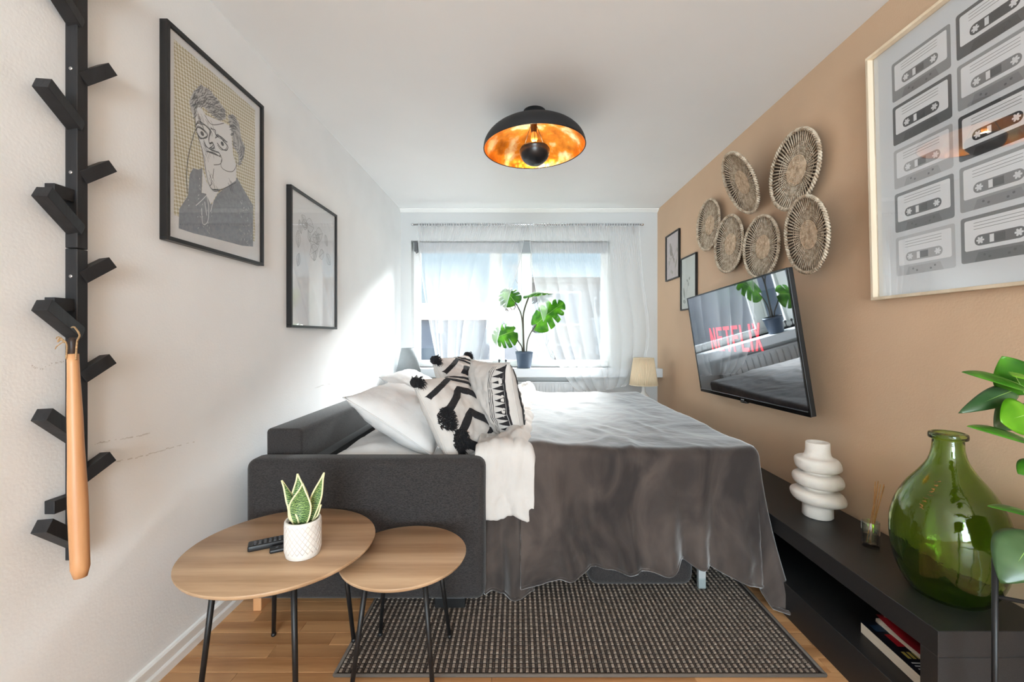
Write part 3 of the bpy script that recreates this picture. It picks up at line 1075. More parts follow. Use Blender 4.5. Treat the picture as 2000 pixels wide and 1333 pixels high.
# ------------------------------------------------------------------ nesting coffee tables
def round_table(label, c, h, r, feet, top_r, rot):
    t = thing('coffee_table', label, 'table', (c[0], c[1], 0))
    g0 = G()
    th = 0.018
    g0.lathe([(0, h - th), (r - 0.012, h - th), (r - 0.004, h - 0.012), (r, h - 0.004), (r, h - 0.0015), (r - 0.0015, h), (0, h)], (c[0], c[1], 0), 72)
    o = g0.done('table_top', M_OAK, t)
    for i, (fx, fy, fz) in enumerate(feet):
        a = Vector((fx - c[0], fy - c[1], 0)).normalized()
        p0 = Vector((c[0], c[1], h - th)) + a * top_r
        p1 = Vector((fx, fy, fz + 0.006))
        p2 = Vector((fx, fy, fz))
        G().tube([p0 + (p0 - p1).normalized() * -0.001, p1], [0.0095, 0.0075], 12).done('leg', M_BLACK, t)
        G().lathe([(0.0085, 0), (0.0095, 0.004), (0.0085, 0.012), (0.0, 0.014)], (fx, fy, fz), 10).done('leg_cap', M_BLACK, t)
        G().box(-0.03, 0.03, -0.03, 0.03, -0.004, 0.0, 0.001).merge(bmesh.new()).done('leg_plate', M_BLACK, t, world=False).location = (p0.x - c[0], p0.y - c[1], h - th)
    return t
C1, C2 = (-0.806, 1.466), (-0.398, 1.50)
def quad_feet(c, r, a0, rug):
    out = []
    for k in range(4):
        a = R(a0 + 90 * k)
        x, y = c[0] + r * math.cos(a), c[1] + r * math.sin(a)
        on = RX0 < x < RX1 and y > RY0
        out.append((x, y, 0.0105 if on else 0.0))
    return out
round_table('larger round oak coffee table on splayed black legs, holding the succulent', C1, 0.45, 0.301, quad_feet(C1, 0.235, 37, True), 0.19, 0)
round_table('smaller lower oak coffee table tucked beside the larger one', C2, 0.40, 0.2165, quad_feet(C2, 0.19, 43, True), 0.135, 0)

# succulent in a patterned pot
pc = W(592, 1071, 1.38); PX, PY, PZ = -0.70, 1.385, 0.45
PX = (592 - 1010) / FOC * 1.395; PY = 1.395
t = thing('potted_succulent', 'variegated snake plant in a white textured pot on the larger table', 'potted plant', (PX, PY, PZ))
PRr, PH = 0.055, 0.118
G().lathe([(0.0, 0), (0.048, 0), (0.051, 0.003), (PRr, 0.02), (PRr, PH - 0.004), (PRr - 0.002, PH), (PRr - 0.006, PH), (PRr - 0.007, PH - 0.004), (PRr - 0.007, PH - 0.02), (0, PH - 0.02)], (PX, PY, PZ), 40).done('pot', mat('white_ceramic', (222, 214, 206), 0.6, var=0.04, vscale=40), t)
gg = G()
for k in range(22):
    for s_ in (1, -1):
        pts = []
        for j in range(9):
            a = k * 2 * math.pi / 22 + s_ * j / 8 * 1.15
            pts.append((PX + (PRr + 0.0002) * math.cos(a), PY + (PRr + 0.0002) * math.sin(a), PZ + 0.02 + j / 8 * (PH - 0.03)))
        gg.tube(pts, 0.0009, 4)
gg.done('raised_lattice', mat('lattice_glaze', (206, 194, 186), 0.7), t)
G().lathe([(0, PH - 0.012), (0.047, PH - 0.014), (0.047, PH - 0.02), (0, PH - 0.02)], (PX, PY, PZ), 24).done('soil', mat('dark_soil', (46, 40, 36), 0.95, var=0.4, vscale=80, bump=0.6, bscale=150), t)

def snake_mat():
    m, tt, b = nt('snake_leaf')
    tc = tt.nodes.new('ShaderNodeTexCoord')
    w = tt.nodes.new('ShaderNodeTexWave')
    w.bands_direction = 'Z'
    w.inputs['Scale'].default_value = 55
    w.inputs['Distortion'].default_value = 6
    w.inputs['Detail'].default_value = 3
    w.inputs['Detail Scale'].default_value = 3
    tt.links.new(tc.outputs['Object'], w.inputs['Vector'])
    r = tt.nodes.new('ShaderNodeValToRGB')
    r.color_ramp.elements[0].position = 0.25
    r.color_ramp.elements[0].color = lin(30, 66, 36)
    r.color_ramp.elements[1].position = 0.95
    r.color_ramp.elements[1].color = lin(150, 176, 104)
    tt.links.new(w.outputs['Fac'], r.inputs['Fac'])
    tt.links.new(r.outputs['Color'], b.inputs['Base Color'])
    b.inputs['Roughness'].default_value = 0.4
    return m
M_SNAKE = snake_mat()
M_SNAKE_EDGE = mat('pale_leaf_margin', (232, 226, 176), 0.5)
def leaf_grid(base, tip, width, face, bow=0.0, cup=0.15, shape=None, nu=8, nv=14):
    """pointed leaf from base to tip; face = direction its upper side looks at"""
    base, tip, face = Vector(base), Vector(tip), Vector(face)
    d = tip - base
    L = d.length
    d.normalize()
    a = d.cross(face).normalized()
    n = a.cross(d).normalized()
    if shape is None:
        shape = lambda t: math.sin(math.pi * min(1, t) ** 0.8) ** 0.85
    def fn(u, v):
        w = width / 2 * max(0.0, shape(v))
        s = (u * 2 - 1)
        return base + d * (L * v) + a * (w * s) + n * (bow * L * math.sin(math.pi * v) - cup * w * (1 - s * s) * -1 - cup * w)
    return fn
def snake_leaf(t, base, tip, width, face, bow):
    shp = lambda v: (0.55 + 0.45 * math.sin(math.pi * min(1, v * 1.15))) * (1 - max(0, (v - 0.45) / 0.55) ** 1.8)
    fn = leaf_grid(base, tip, width, face, bow, -0.5, shp)
    o = rooted(solid(G().grid(fn, 8, 16).done('leaf', M_SNAKE, t), 0.003, 0))
    gg = G()
    gg.tube([fn(0, j / 16) for j in range(17)], 0.0028, 6)
    gg.tube([fn(1, j / 16) for j in range(17)], 0.0028, 6)
    gg.done('leaf_margin', M_SNAKE_EDGE, o)
s0 = Vector((PX, PY, PZ + PH - 0.014))
snake_leaf(t, s0 + Vector((0.0, -0.012, 0)), W(591, 945, PY - 0.02), 0.070, (0, -1, 0.15), -0.05)
snake_leaf(t, s0 + Vector((-0.006, 0.012, 0)), W(581, 926, PY + 0.03), 0.055, (0.1, -1, 0.1), -0.05)
snake_leaf(t, s0 + Vector((0.016, 0.004, 0)), W(633, 924, PY + 0.01), 0.032, (0.6, -0.8, 0.5), -0.06)
snake_leaf(t, s0 + Vector((-0.016, 0.0, 0)), W(550, 939, PY), 0.030, (-0.9, 0.2, 0.45), -0.06)
snake_leaf(t, s0 + Vector((-0.012, -0.01, 0)), s0 + Vector((-0.045, -0.01, 0.055)), 0.026, (-0.4, -0.7, 0.5), -0.05)
snake_leaf(t, s0 + Vector((0.014, 0.012, 0)), s0 + Vector((0.05, 0.02, 0.05)), 0.024, (0.4, -0.7, 0.5), -0.05)

def remote(label, p0, p1, w, h, nb):
    p0, p1 = Vector(p0), Vector(p1)
    d = (p1 - p0)
    L = d.length
    ang = math.atan2(d.y, d.x)
    mt = Matrix.Translation(p0) @ Matrix.Rotation(ang, 4, 'Z')
    t = thing('remote_control', label, 'remote', mtx=mt)
    G().box(0, L, -w / 2, w / 2, 0, h, 0.005, 3).done('body', mat('black_plastic', (26, 26, 28), 0.4), t, world=False)
    for i in range(nb[0]):
        for j in range(nb[1]):
            x = 0.022 + i * (L - 0.04) / max(1, nb[0] - 1) * 0.92
            yy = (j - (nb[1] - 1) / 2) * w * 0.26
            G().box(x - 0.004, x + 0.004, yy - 0.0042, yy + 0.0042, h - 0.0005, h + 0.0018, 0.001).done('button', mat('grey_rubber', (78, 80, 84), 0.6), t, world=False)
remote('long black television remote beside the potted succulent', W(484, 1058, 1.42).xy.to_3d() + Vector((0, 0, 0.45)), Vector((-0.755, 1.50, 0.45)), 0.046, 0.02, (9, 3))
remote('short plain black remote right against the white pot', W(524, 1062, 1.405).xy.to_3d() + Vector((0.004, 0, 0.45)), Vector((-0.73, 1.452, 0.45)), 0.034, 0.013, (2, 1))

# ------------------------------------------------------------------ low media console
t = thing('media_console', 'long low black open media bench along the tan wall', 'console', (1.30, 2.0, 0))
M_CONS = mat('black_laminate', (37, 36, 36), 0.42, var=0.08, vscale=200, bump=0.05, bscale=300)
CX0, CX1, CY0, CY1 = 1.117, 1.458, 1.127, 2.98
G().box(CX0, CX1, CY0, CY1, 0.312, 0.382, 0.0015, 1).done('top_board', M_CONS, t)
G().box(CX0, CX1, CY0, CY0 + 0.052, 0.0, 0.312, 0.0015, 1).done('end_panel', M_CONS, t)
G().box(CX0, CX1, CY1 - 0.052, CY1, 0.0, 0.312, 0.0015, 1).done('end_panel', M_CONS, t)
G().box(CX0, CX1, CY0 + 0.052, CY1 - 0.052, 0.0, 0.135, 0.0015, 1).done('bottom_box', M_CONS, t)
G().box(CX1 - 0.012, CX1, CY0 + 0.052, CY1 - 0.052, 0.135, 0.312).done('back_panel', M_CONS, t)

# books inside the bench
SH = 0.135
def book(label, cx, cy, z, L, w, th, ang, cover, extra=None, cat='book', bend=0.0):
    mt = Matrix.Translation((cx, cy, z)) @ Matrix.Rotation(R(ang), 4, 'Z')
    t = thing('paperback_book', label, cat, mtx=mt)
    G().box(-w / 2, w / 2, -L / 2, L / 2, 0.001, th - 0.001).done('page_block', mat('book_pages', (226, 214, 196), 0.9, var=0.08, vscale=200, stretch=(0.1, 0.1, 8)), t, world=False)
    g1 = G(); g1.box(-w / 2 - 0.002, w / 2 + 0.002, -L / 2 - 0.002, L / 2 + 0.002, th - 0.001, th); g1.box(-w / 2 - 0.002, w / 2 + 0.002, -L / 2 - 0.002, L / 2 + 0.002, 0, 0.001)
    g1.box(w / 2, w / 2 + 0.002, -L / 2 - 0.002, L / 2 + 0.002, 0, th)
    g1.done('cover', cover, t, world=False)
    return t
b1 = book('thick dark-covered paperback with red block on its cover, lying in the bench', 1.262, 1.355, SH, 0.235, 0.15, 0.038, -4, mat('navy_cover', (28, 30, 44), 0.4, rgb2=(18, 18, 26), vscale=25))
G().box(-0.045, 0.01, 0.0, 0.055, 0.0382, 0.0388).done('red_block', mat('red_print', (196, 30, 44), 0.45), b1, world=False)
gg = G()
for k in range(7):
    gg.box(-0.055 + k * 0.015, -0.046 + k * 0.015, -0.052, -0.024, 0.0382, 0.0388)
gg.done('yellow_lettering', mat('yellow_print', (206, 186, 96), 0.5), b1, world=False)
gg = G()
for k in range(3):
    gg.box(-0.06, 0.03 - k * 0.012, -0.072 - k * 0.012, -0.068 - k * 0.012, 0.0382, 0.0388)
gg.done('white_lettering', M_PAPER, b1, world=False)
G().box(-0.06, 0.06, 0.068, 0.1, 0.0382, 0.0388).done('blue_band', mat('blue_print', (32, 62, 92), 0.45), b1, world=False)
b2 = thing('magazine', 'red-covered softback lying askew on top of the thick paperback', 'book', (1.30, 1.36, SH + 0.0385))
def mag(z0):
    def f(u, v):
        x = lerp(1.235, 1.385, u) + 0.01 * v; y = lerp(1.235, 1.475, v)
        return Vector((x, y, SH + 0.0392 + z0 + 0.034 * max(0, v - 0.55) ** 1.3))
    return f
gg = G(); gg.grid(mag(0.0), 4, 12)
solid(gg.done('pages', mat('book_pages', (226, 214, 196), 0.9), b2), 0.012, 1)
solid(G().grid(mag(0.0135), 4, 12).done('cover', mat('red_cover', (158, 30, 38), 0.35, rgb2=(120, 20, 30), vscale=15), b2), 0.001, 1)
cm = mag(0.0147)
gg = G()
gg.ribbon([cm(0.12 + 0.5 * math.sin(k / 10 * 1.6), 0.95 - 0.35 * k / 10) + Vector((0, 0, 0.0006)) for k in range(11)], 0.008)
gg.done('pale_swoosh', mat('pale_pink_print', (214, 170, 164), 0.5), b2)

# ripple vase
VX, VY = 1.311, 1.854
t = thing('ripple_vase', 'matte white ceramic vase of three stacked wobbly rings on the bench', 'vase', (VX, VY, 0.382))
prof = [(0, 0.0), (0.054, 0.0), (0.058, 0.004), (0.057, 0.04)]
for zc, rr, hh in ((0.088, 0.104, 0.031), (0.160, 0.096, 0.030), (0.228, 0.088, 0.030)):
    for k in range(-6, 7):
        a = k / 6 * math.pi / 2
        prof.append((0.058 + (rr - 0.058) * math.cos(a) ** 0.8, zc + hh * math.sin(a)))
prof += [(0.05, 0.268), (0.046, 0.285), (0.045, 0.32), (0.042, 0.323), (0.038, 0.32), (0.038, 0.27), (0, 0.268)]
def rtilt(z):
    return (interp([(0.03, 0), (0.088, -0.16), (0.13, -0.05), (0.16, -0.10), (0.2, -0.02), (0.228, -0.17), (0.27, 0), (0.4, 0)], z), 0.0)
G().lathe(prof, (VX, VY, 0.382), 48, rtilt).done('body', mat('matte_ceramic', (224, 216, 207), 0.75, var=0.02, vscale=30, bump=0.1, bscale=200), t)
# reed diffuser
DX, DY = 1.318, 1.585
t = thing('reed_diffuser', 'small clear glass diffuser bottle with thin reeds on the bench', 'diffuser', (DX, DY, 0.382))
M_GLASS = clear_glass('bottle_glass', (0.97, 0.985, 0.98), refl=3.2)
G().lathe([(0.0, 0.0), (0.026, 0.0), (0.028, 0.003), (0.028, 0.092), (0.027, 0.094), (0.0245, 0.094), (0.024, 0.09), (0.024, 0.014), (0, 0.012)], (DX, DY, 0.382), 32).done('bottle', M_GLASS, t)
G().lathe([(0.0, 0.0145), (0.0232, 0.0145), (0.0232, 0.045), (0, 0.045)], (DX, DY, 0.382), 24).done('oil', clear_glass('diffuser_oil', (0.95, 0.93, 0.88), refl=0.8), t)
rn = random.Random(5)
for k in range(6):
    a = Vector((DX - 0.012 + rn.uniform(-.006, .006), DY + rn.uniform(-.01, .01), 0.382 + 0.016))
    b = Vector((DX + 0.022 + rn.uniform(-.012, .02), DY - 0.01 + rn.uniform(-.012, .02), 0.382 + 0.235 + rn.uniform(-.01, .01)))
    G().tube([a, b], 0.0016, 6).done('reed', mat('rattan_reed', (190, 140, 88), 0.7, var=0.15, vscale=60), t)
# green demijohn
QX, QY = 1.303, 1.285
t = thing('glass_demijohn', 'large bulbous green glass demijohn on the near end of the bench', 'vase', (QX, QY, 0.382))
outer = [(0.0, 0.004), (0.06, 0.0), (0.085, 0.006), (0.108, 0.04), (0.125, 0.085), (0.1345, 0.14), (0.137, 0.185), (0.1335, 0.23), (0.119, 0.282), (0.096, 0.328), (0.068, 0.368), (0.048, 0.402), (0.0385, 0.435), (0.036, 0.468), (0.037, 0.472), (0.044, 0.474), (0.0455, 0.482), (0.044, 0.49), (0.038, 0.493)]
co = catmull([(a, b, 0) for a, b in outer], 4)
outer = [(p.x, p.y) for p in co]
inner = [(max(0, r - 0.005), z + (0.006 if z < 0.1 else 0)) for (r, z) in outer if z < 0.466][::-1]
inner = [(0.034, 0.488), (0.0325, 0.468)] + inner
M_GREENG = mat('green_glass', (178, 210, 118), 0.03, trans=1.0, ior=1.5, bump=0.25, bscale=28, bdist=0.004)
G().lathe(outer + inner[:-1] + [(0.0, 0.011)], (QX, QY, 0.382), 64).done('bottle', M_GREENG, t)
gg = G()
rn = random.Random(2)
for k in range(9):
    zz = 0.355 - k * 0.0095
    rr = interp([(r, 0) for r in (0,)] if False else [(z, r) for r, z in [(0.1335, 0.23), (0.119, 0.282), (0.096, 0.328), (0.068, 0.368)]], zz) + 0.0006
    a = R(205 - k * 1.2)
    for q in range(2):
        aa = a + rn.uniform(-.06, .06)
        p = Vector((QX + rr * math.cos(aa), QY + rr * math.sin(aa), 0.382 + zz))
        gg.tube([p, p + Vector((-math.sin(aa) * 0.007, math.cos(aa) * 0.007, rn.uniform(-.004, .004)))], 0.0012, 5)
gg.done('amber_lettering', mat('amber_print', (150, 100, 40), 0.5), t)

# ------------------------------------------------------------------ plant on a stand at the right edge
PCX, PCY = 1.315, 0.94
t = thing('plant_stand', 'black metal plant stand with thin round posts in front of the bench', 'plant stand', (PCX, PCY, 0))
dirs = [(-0.168, 0.08), (-0.08, -0.168), (0.145, -0.07), (0.08, 0.158)]
for dx, dy in dirs:
    G().tube([(PCX + dx, PCY + dy, 0), (PCX + dx, PCY + dy, 0.63)], 0.0062, 12).done('post', M_BLACK, t)
G().tube([(PCX + dirs[0][0], PCY + dirs[0][1], 0.54), (PCX + dirs[2][0], PCY + dirs[2][1], 0.54)], 0.005, 8).done('cross_bar', M_BLACK, t)
G().tube([(PCX + dirs[1][0], PCY + dirs[1][1], 0.53), (PCX + dirs[3][0], PCY + dirs[3][1], 0.53)], 0.005, 8).done('cross_bar', M_BLACK, t)
t = thing('potted_schefflera', 'glossy green leafy plant standing at the right edge beside the demijohn', 'potted plant', (PCX, PCY, 0.546))
G().lathe([(0, 0), (0.085, 0), (0.095, 0.01), (0.115, 0.17), (0.118, 0.175), (0.110, 0.175), (0.105, 0.15), (0, 0.15)], (PCX, PCY, 0.546), 36).done('pot', mat('dark_pot', (60, 60, 62), 0.5), t)
G().lathe([(0, 0.152), (0.104, 0.152), (0.104, 0.148), (0, 0.148)], (PCX, PCY, 0.546), 24).done('soil', mat('dark_soil', (46, 40, 36), 0.95), t)
stem_top = Vector((PCX - 0.03, PCY + 0.02, 1.25))
G().tube(catmull([(PCX, PCY, 0.69), (PCX - 0.02, PCY, 0.9), (PCX - 0.035, PCY + 0.015, 1.08), stem_top], 6), 0.008, 8).done('stem', mat('plant_stem', (92, 112, 60), 0.6), t)
def leaf_mat(name, a, b, tr):
    m, tt, bs = nt(name)
    tc = tt.nodes.new('ShaderNodeTexCoord')
    n = tt.nodes.new('ShaderNodeTexNoise')
    n.inputs['Scale'].default_value = 14
    tt.links.new(tc.outputs['Object'], n.inputs['Vector'])
    r = tt.nodes.new('ShaderNodeValToRGB')
    r.color_ramp.elements[0].position = 0.35
    r.color_ramp.elements[1].position = 0.65
    r.color_ramp.elements[0].color = lin(*a)
    r.color_ramp.elements[1].color = lin(*b)
    tt.links.new(n.outputs['Fac'], r.inputs['Fac'])
    tt.links.new(r.outputs['Color'], bs.inputs['Base Color'])
    bs.inputs['Roughness'].default_value = 0.3
    tl = tt.nodes.new('ShaderNodeBsdfTranslucent')
    hs = tt.nodes.new('ShaderNodeHueSaturation')
    hs.inputs['Value'].default_value = 1.8
    hs.inputs['Hue'].default_value = 0.47
    tt.links.new(r.outputs['Color'], hs.inputs['Color'])
    tt.links.new(hs.outputs['Color'], tl.inputs['Color'])
    mx = tt.nodes.new('ShaderNodeMixShader')
    mx.inputs[0].default_value = tr
    out = [q for q in tt.nodes if q.type == 'OUTPUT_MATERIAL'][0]
    tt.links.new(bs.outputs[0], mx.inputs[1])
    tt.links.new(tl.outputs[0], mx.inputs[2])
    tt.links.new(mx.outputs[0], out.inputs[0])
    return m
M_LEAF = leaf_mat('green_leaf', (46, 104, 26), (86, 150, 40), 0.3)
M_LEAFB = leaf_mat('bright_green_leaf', (96, 160, 30), (130, 190, 50), 0.35)
M_LEAFD = leaf_mat('dark_glossy_leaf', (52, 82, 46), (84, 112, 72), 0.12)
M_RIB = mat('leaf_rib', (150, 186, 96), 0.5)
def plant_leaf(t, base, tip, width, face, bow, m, cup=0.2):
    fn = leaf_grid(base, tip, width, face, bow, cup)
    o = rooted(G().grid(fn, 8, 18).done('leaf', m, t))
    solid(o, 0.0012, 0)
    G().tube([fn(0.5, j / 18) for j in range(18)], [0.0016 * (1 - j / 20) for j in range(18)], 5).done('midrib', M_RIB, o)
LV = [ # base px, tip px, depth base, depth tip, width m, face, bow, mat
    ((2012, 762), (1878, 727), 1.00, 0.97, 0.055, (-0.1, -0.55, 0.85), 0.05, M_LEAF),
    ((2002, 772), (1957, 696), 1.02, 1.00, 0.080, (-0.5, -0.9, -0.1), 0.06, M_LEAF),
    ((1988, 760), (1871, 808), 1.04, 1.02, 0.048, (0.2, -0.75, 0.6), 0.14, M_LEAFD),
    ((1995, 790), (1942, 838), 1.03, 1.03, 0.078, (0.3, -0.9, 0.35), 0.10, M_LEAFD),
    ((2018, 806), (1954, 824), 0.98, 0.95, 0.085, (0.0, -0.95, 0.3), 0.04, M_LEAFB),
    ((2022, 866), (1888, 833), 1.00, 0.98, 0.055, (-0.1, -0.4, 0.9), 0.05, M_LEAF),
    ((2040, 905), (1988, 926), 0.98, 0.97, 0.05, (0, -0.6, 0.8), 0.05, M_LEAF),
    ((2030, 1010), (1928, 989), 1.00, 0.98, 0.04, (-0.1, -0.25, 0.95), 0.05, M_LEAF),
    ((2020, 1042), (1954, 1140), 0.96, 0.92, 0.10, (-0.45, -0.75, 0.6), 0.16, M_LEAFD),
    ((2016, 745), (1978, 735), 0.98, 0.90, 0.05, (0, -0.5, 0.9), 0.05, M_LEAFB),
]
for (b, tp, yb, yt, w_, fc, bow, m) in LV:
    pb, ptp = W(b[0], b[1], yb), W(tp[0], tp[1], yt)
    plant_leaf(t, pb, ptp, w_, fc, bow, m)
    hub = Vector((stem_top.x, stem_top.y, min(1.2, max(0.75, pb.z - 0.05))))
    G().tube(catmull([hub, (hub + pb) / 2 + Vector((0, 0, 0.02)), pb], 4), 0.0028, 6).done('leaf_stalk', mat('plant_stem', (92, 112, 60), 0.6), t)

# ------------------------------------------------------------------ television
TS = 1.23 / 0.96
TVW, TVH = 1.23, 1.23 * 0.575
yaw, tilt, roll = -0.0145, 0.1402, 0.0279
a = Vector((math.sin(yaw), -math.cos(yaw), 0)); n = Vector((-math.cos(yaw), -math.sin(yaw), 0)); b = Vector((0, 0, 1))
b2 = b * math.cos(tilt) + n * math.sin(tilt); n2 = n * math.cos(tilt) - b * math.sin(tilt)
a3 = a * math.cos(roll) + b2 * math.sin(roll); b3 = b2 * math.cos(roll) - a * math.sin(roll)
mt = Matrix((a3, b3, n2)).transposed().to_4x4()
mt.translation = Vector((1.0341 * TS, 2.0259 * TS, EYE + (1.1309 - EYE) * TS))
t = thing('television', 'wall-mounted flat television tilted forward, red word on its glossy dark screen', 'television', mtx=mt)
hw, hh = TVW / 2, TVH / 2
M_TVB = mat('tv_black_gloss', (14, 14, 15), 0.12)
M_TVM = mat('tv_black_matte', (20, 20, 21), 0.45)
gg = G(); gg.box(-hw, hw, -hh, hh, -0.028, -0.002, 0.004); gg.done('housing', M_TVM, t, world=False)
gg = G(); gg.box(-0.36, 0.36, -hh + 0.03, hh * 0.2, -0.062, -0.026, 0.012); gg.done('rear_bulge', M_TVM, t, world=False)
gg = G()
bz = 0.009
gg.box(-hw, hw, hh - bz, hh, -0.003, 0.002); gg.box(-hw, hw, -hh, -hh + 0.022, -0.003, 0.002)
gg.box(-hw, -hw + bz, -hh + 0.022, hh - bz, -0.003, 0.002); gg.box(hw - bz, hw, -hh + 0.022, hh - bz, -0.003, 0.002)
gg.done('bezel', M_TVB, t, world=False)
G().box(-hw + 0.012, hw - 0.012, -hh + 0.0205, -hh + 0.0235, 0.0015, 0.0028).done('silver_line', M_CHROME, t, world=False)
G().box(-0.035, 0.035, -hh - 0.012, -hh, -0.02, 0.0, 0.003).done('sensor_lip', M_TVB, t, world=False)
G().box(-0.018, 0.018, -hh + 0.006, -hh + 0.013, 0.002, 0.0024).done('badge', mat('badge_grey', (150, 150, 152), 0.4), t, world=False)
def screen_mat(name, emit=None):
    m, tt, bs = nt(name)
    bs.inputs['Base Color'].default_value = (0.010, 0.010, 0.012, 1)
    bs.inputs['Roughness'].default_value = 0.2
    bs.inputs['Specular IOR Level'].default_value = 0.0
    if emit:
        bs.inputs['Emission Color'].default_value = lin(*emit)
        bs.inputs['Emission Strength'].default_value = 1.0
    gl_ = tt.nodes.new('ShaderNodeBsdfGlossy')
    gl_.inputs['Roughness'].default_value = 0.02
    gl_.inputs['Color'].default_value = (0.92, 0.95, 1.0, 1)
    mx_ = tt.nodes.new('ShaderNodeMixShader')
    mx_.inputs[0].default_value = 0.42
    out_ = [q for q in tt.nodes if q.type == 'OUTPUT_MATERIAL'][0]
    tt.links.new(bs.outputs[0], mx_.inputs[1])
    tt.links.new(gl_.outputs[0], mx_.inputs[2])
    tt.links.new(mx_.outputs[0], out_.inputs[0])
    return m
m = screen_mat('tv_screen')
G().box(-hw + bz, hw - bz, -hh + 0.022, hh - bz, -0.003, 0.0).done('screen', m, t, world=False, label='glossy dark screen reflecting the window')
# the word on the screen: NETFLIX
M_RED = screen_mat('screen_red', (240, 22, 50))
cw, ch, st, gap = 0.082, 0.150, 0.023, 0.019
def base_curve(x):
    return -0.010 * (1 - (x / 0.345) ** 2)          # lower edge bows a little
gx = -0.345
def bar(gg, x0, x1, y0, y1):
    gg.add([(x0, y0, .0006), (x1, y0, .0006), (x1, y1, .0006), (x0, y1, .0006)], [(0, 1, 2, 3)])
wd = G()
yt, yb = ch / 2, -ch / 2
for L in 'NETFLIX':
    w_ = st if L == 'I' else cw
    x0, x1 = gx, gx + w_
    cvb = yb - base_curve((x0 + x1) / 2) * -1
    if L == 'N':
        bar(wd, x0, x0 + st, cvb, yt); bar(wd, x1 - st, x1, cvb, yt)
        wd.add([(x0, yt, .0007), (x0 + st, yt, .0007), (x1, cvb, .0007), (x1 - st, cvb, .0007)], [(0, 1, 2, 3)])
    if L in 'EFL':
        bar(wd, x0, x0 + st, cvb, yt)
    if L in 'EL':
        bar(wd, x0 + st, x1, cvb, cvb + st)
    if L in 'EF':
        bar(wd, x0 + st, x1, yt - st, yt)
        bar(wd, x0 + st, x1 - 0.01, -st / 2 + 0.004, st / 2 + 0.004)
    if L == 'T':
        bar(wd, x0, x1, yt - st, yt); bar(wd, (x0 + x1 - st) / 2, (x0 + x1 + st) / 2, cvb, yt - st)
    if L == 'I':
        bar(wd, x0, x1, cvb, yt)
    if L == 'X':
        wd.add([(x0, yt, .0006), (x0 + st, yt, .0006), (x1, cvb, .0006), (x1 - st, cvb, .0006)], [(0, 1, 2, 3)])
        wd.add([(x1, yt, .0007), (x1 - st, yt, .0007), (x0, cvb, .0007), (x0 + st, cvb, .0007)], [(0, 1, 2, 3)])
    gx += w_ + gap
wo_ = wd.done('screen_word', M_RED, t, world=False, label='red word NETFLIX on the screen')
wo_.location = (0.03, 0.035, 0.0)
# wall bracket
gg = G()
gg.obox((XR, 2.62, 1.22), (1.36, 2.60, 1.20), 0.05, 0.05); gg.box(XR - 0.006, XR, 2.48, 2.76, 1.08, 1.34)
gg.done('wall_bracket', M_TVM, t)

# ------------------------------------------------------------------ framed pictures
def wall_matrix(side, y, z, stand=0.0, lean=0.0):
    if side == 'L':
        r, f = Vector((0, 1, 0)), Vector((1, 0, 0)); p = Vector((XL + stand, y, z))
    else:
        r, f = Vector((0, -1, 0)), Vector((-1, 0, 0)); p = Vector((XR - stand, y, z))
    u = Vector((0, 0, 1))
    if lean:
        u2 = u * math.cos(lean) + f * math.sin(lean)
        f = f * math.cos(lean) - u * math.sin(lean)
        u = u2
    m = Matrix((r, u, f)).transposed().to_4x4()
    m.translation = p
    return m
def picture(name, label, side, y0, y1, z0, z1, fm, depth=0.028, bar=0.014, lean=0.0, stand=0.0, paper=M_PAPER, recess=0.012):
    w_, h_ = abs(y1 - y0), z1 - z0
    mt = wall_matrix(side, (y0 + y1) / 2, (z0 + z1) / 2, stand, lean)
    t = thing(name, label, 'picture', mtx=mt)
    x, y = w_ / 2, h_ / 2
    for (a0, a1, c0, c1) in ((-x, x, y - bar, y), (-x, x, -y, -y + bar), (-x, -x + bar, -y + bar, y - bar), (x - bar, x, -y + bar, y - bar)):
        G().box(a0, a1, c0, c1, 0.0, depth, 0.0012, 1).done('frame_bar', fm, t, world=False)
    zp = depth - recess
    G().box(-x + bar, x - bar, -y + bar, y - bar, 0.002, zp).done('print', paper, t, world=False)
    G().box(-x + bar, x - bar, -y + bar, y - bar, zp + 0.0035, zp + 0.005).done('glazing', M_PICGLASS, t, world=False)
    return t, x - bar, y - bar, zp
M_FRK = mat('black_frame', (26, 25, 25), 0.35, var=0.1, vscale=40)
M_INK = mat('grey_ink', (88, 88, 92), 0.9)
M_INKD = mat('dark_ink', (60, 60, 64), 0.9)
M_SUIT = mat('slate_print', (146, 150, 159), 0.9, rgb2=(126, 130, 140), vscale=60)

# portrait poster
t, ix, iy, zp = picture('framed_portrait', 'black-framed ink caricature of a quiffed man on dotted mustard ground', 'L', 1.452, 2.008, 1.497, 2.253, M_FRK)
def ST(s, q, z=0.0006):
    return Vector((lerp(-ix, ix, s), lerp(iy, -iy, q), zp + z))
def pm():
    m, tt, b = nt('dotted_mustard_print')
    tc = tt.nodes.new('ShaderNodeTexCoord')
    mp = tt.nodes.new('ShaderNodeMapping')
    mp.inputs['Rotation'].default_value = (0, 0, R(38))
    mp.inputs['Scale'].default_value = (1, 1, 1)
    tt.links.new(tc.outputs['Object'], mp.inputs['Vector'])
    ck = tt.nodes.new('ShaderNodeTexChecker')
    ck.inputs['Scale'].default_value = 105
    ck.inputs['Color1'].default_value = lin(190, 178, 138)
    ck.inputs['Color2'].default_value = lin(240, 237, 224)
    tt.links.new(mp.outputs[0], ck.inputs['Vector'])
    tt.links.new(ck.outputs['Color'], b.inputs['Base Color'])
    b.inputs['Roughness'].default_value = 0.9
    return m
def flat(name, pts, m, z):
    g1 = G(); g1.poly([ST(s, q, z) for s, q in pts]); g1.done(name, m, t, world=False)
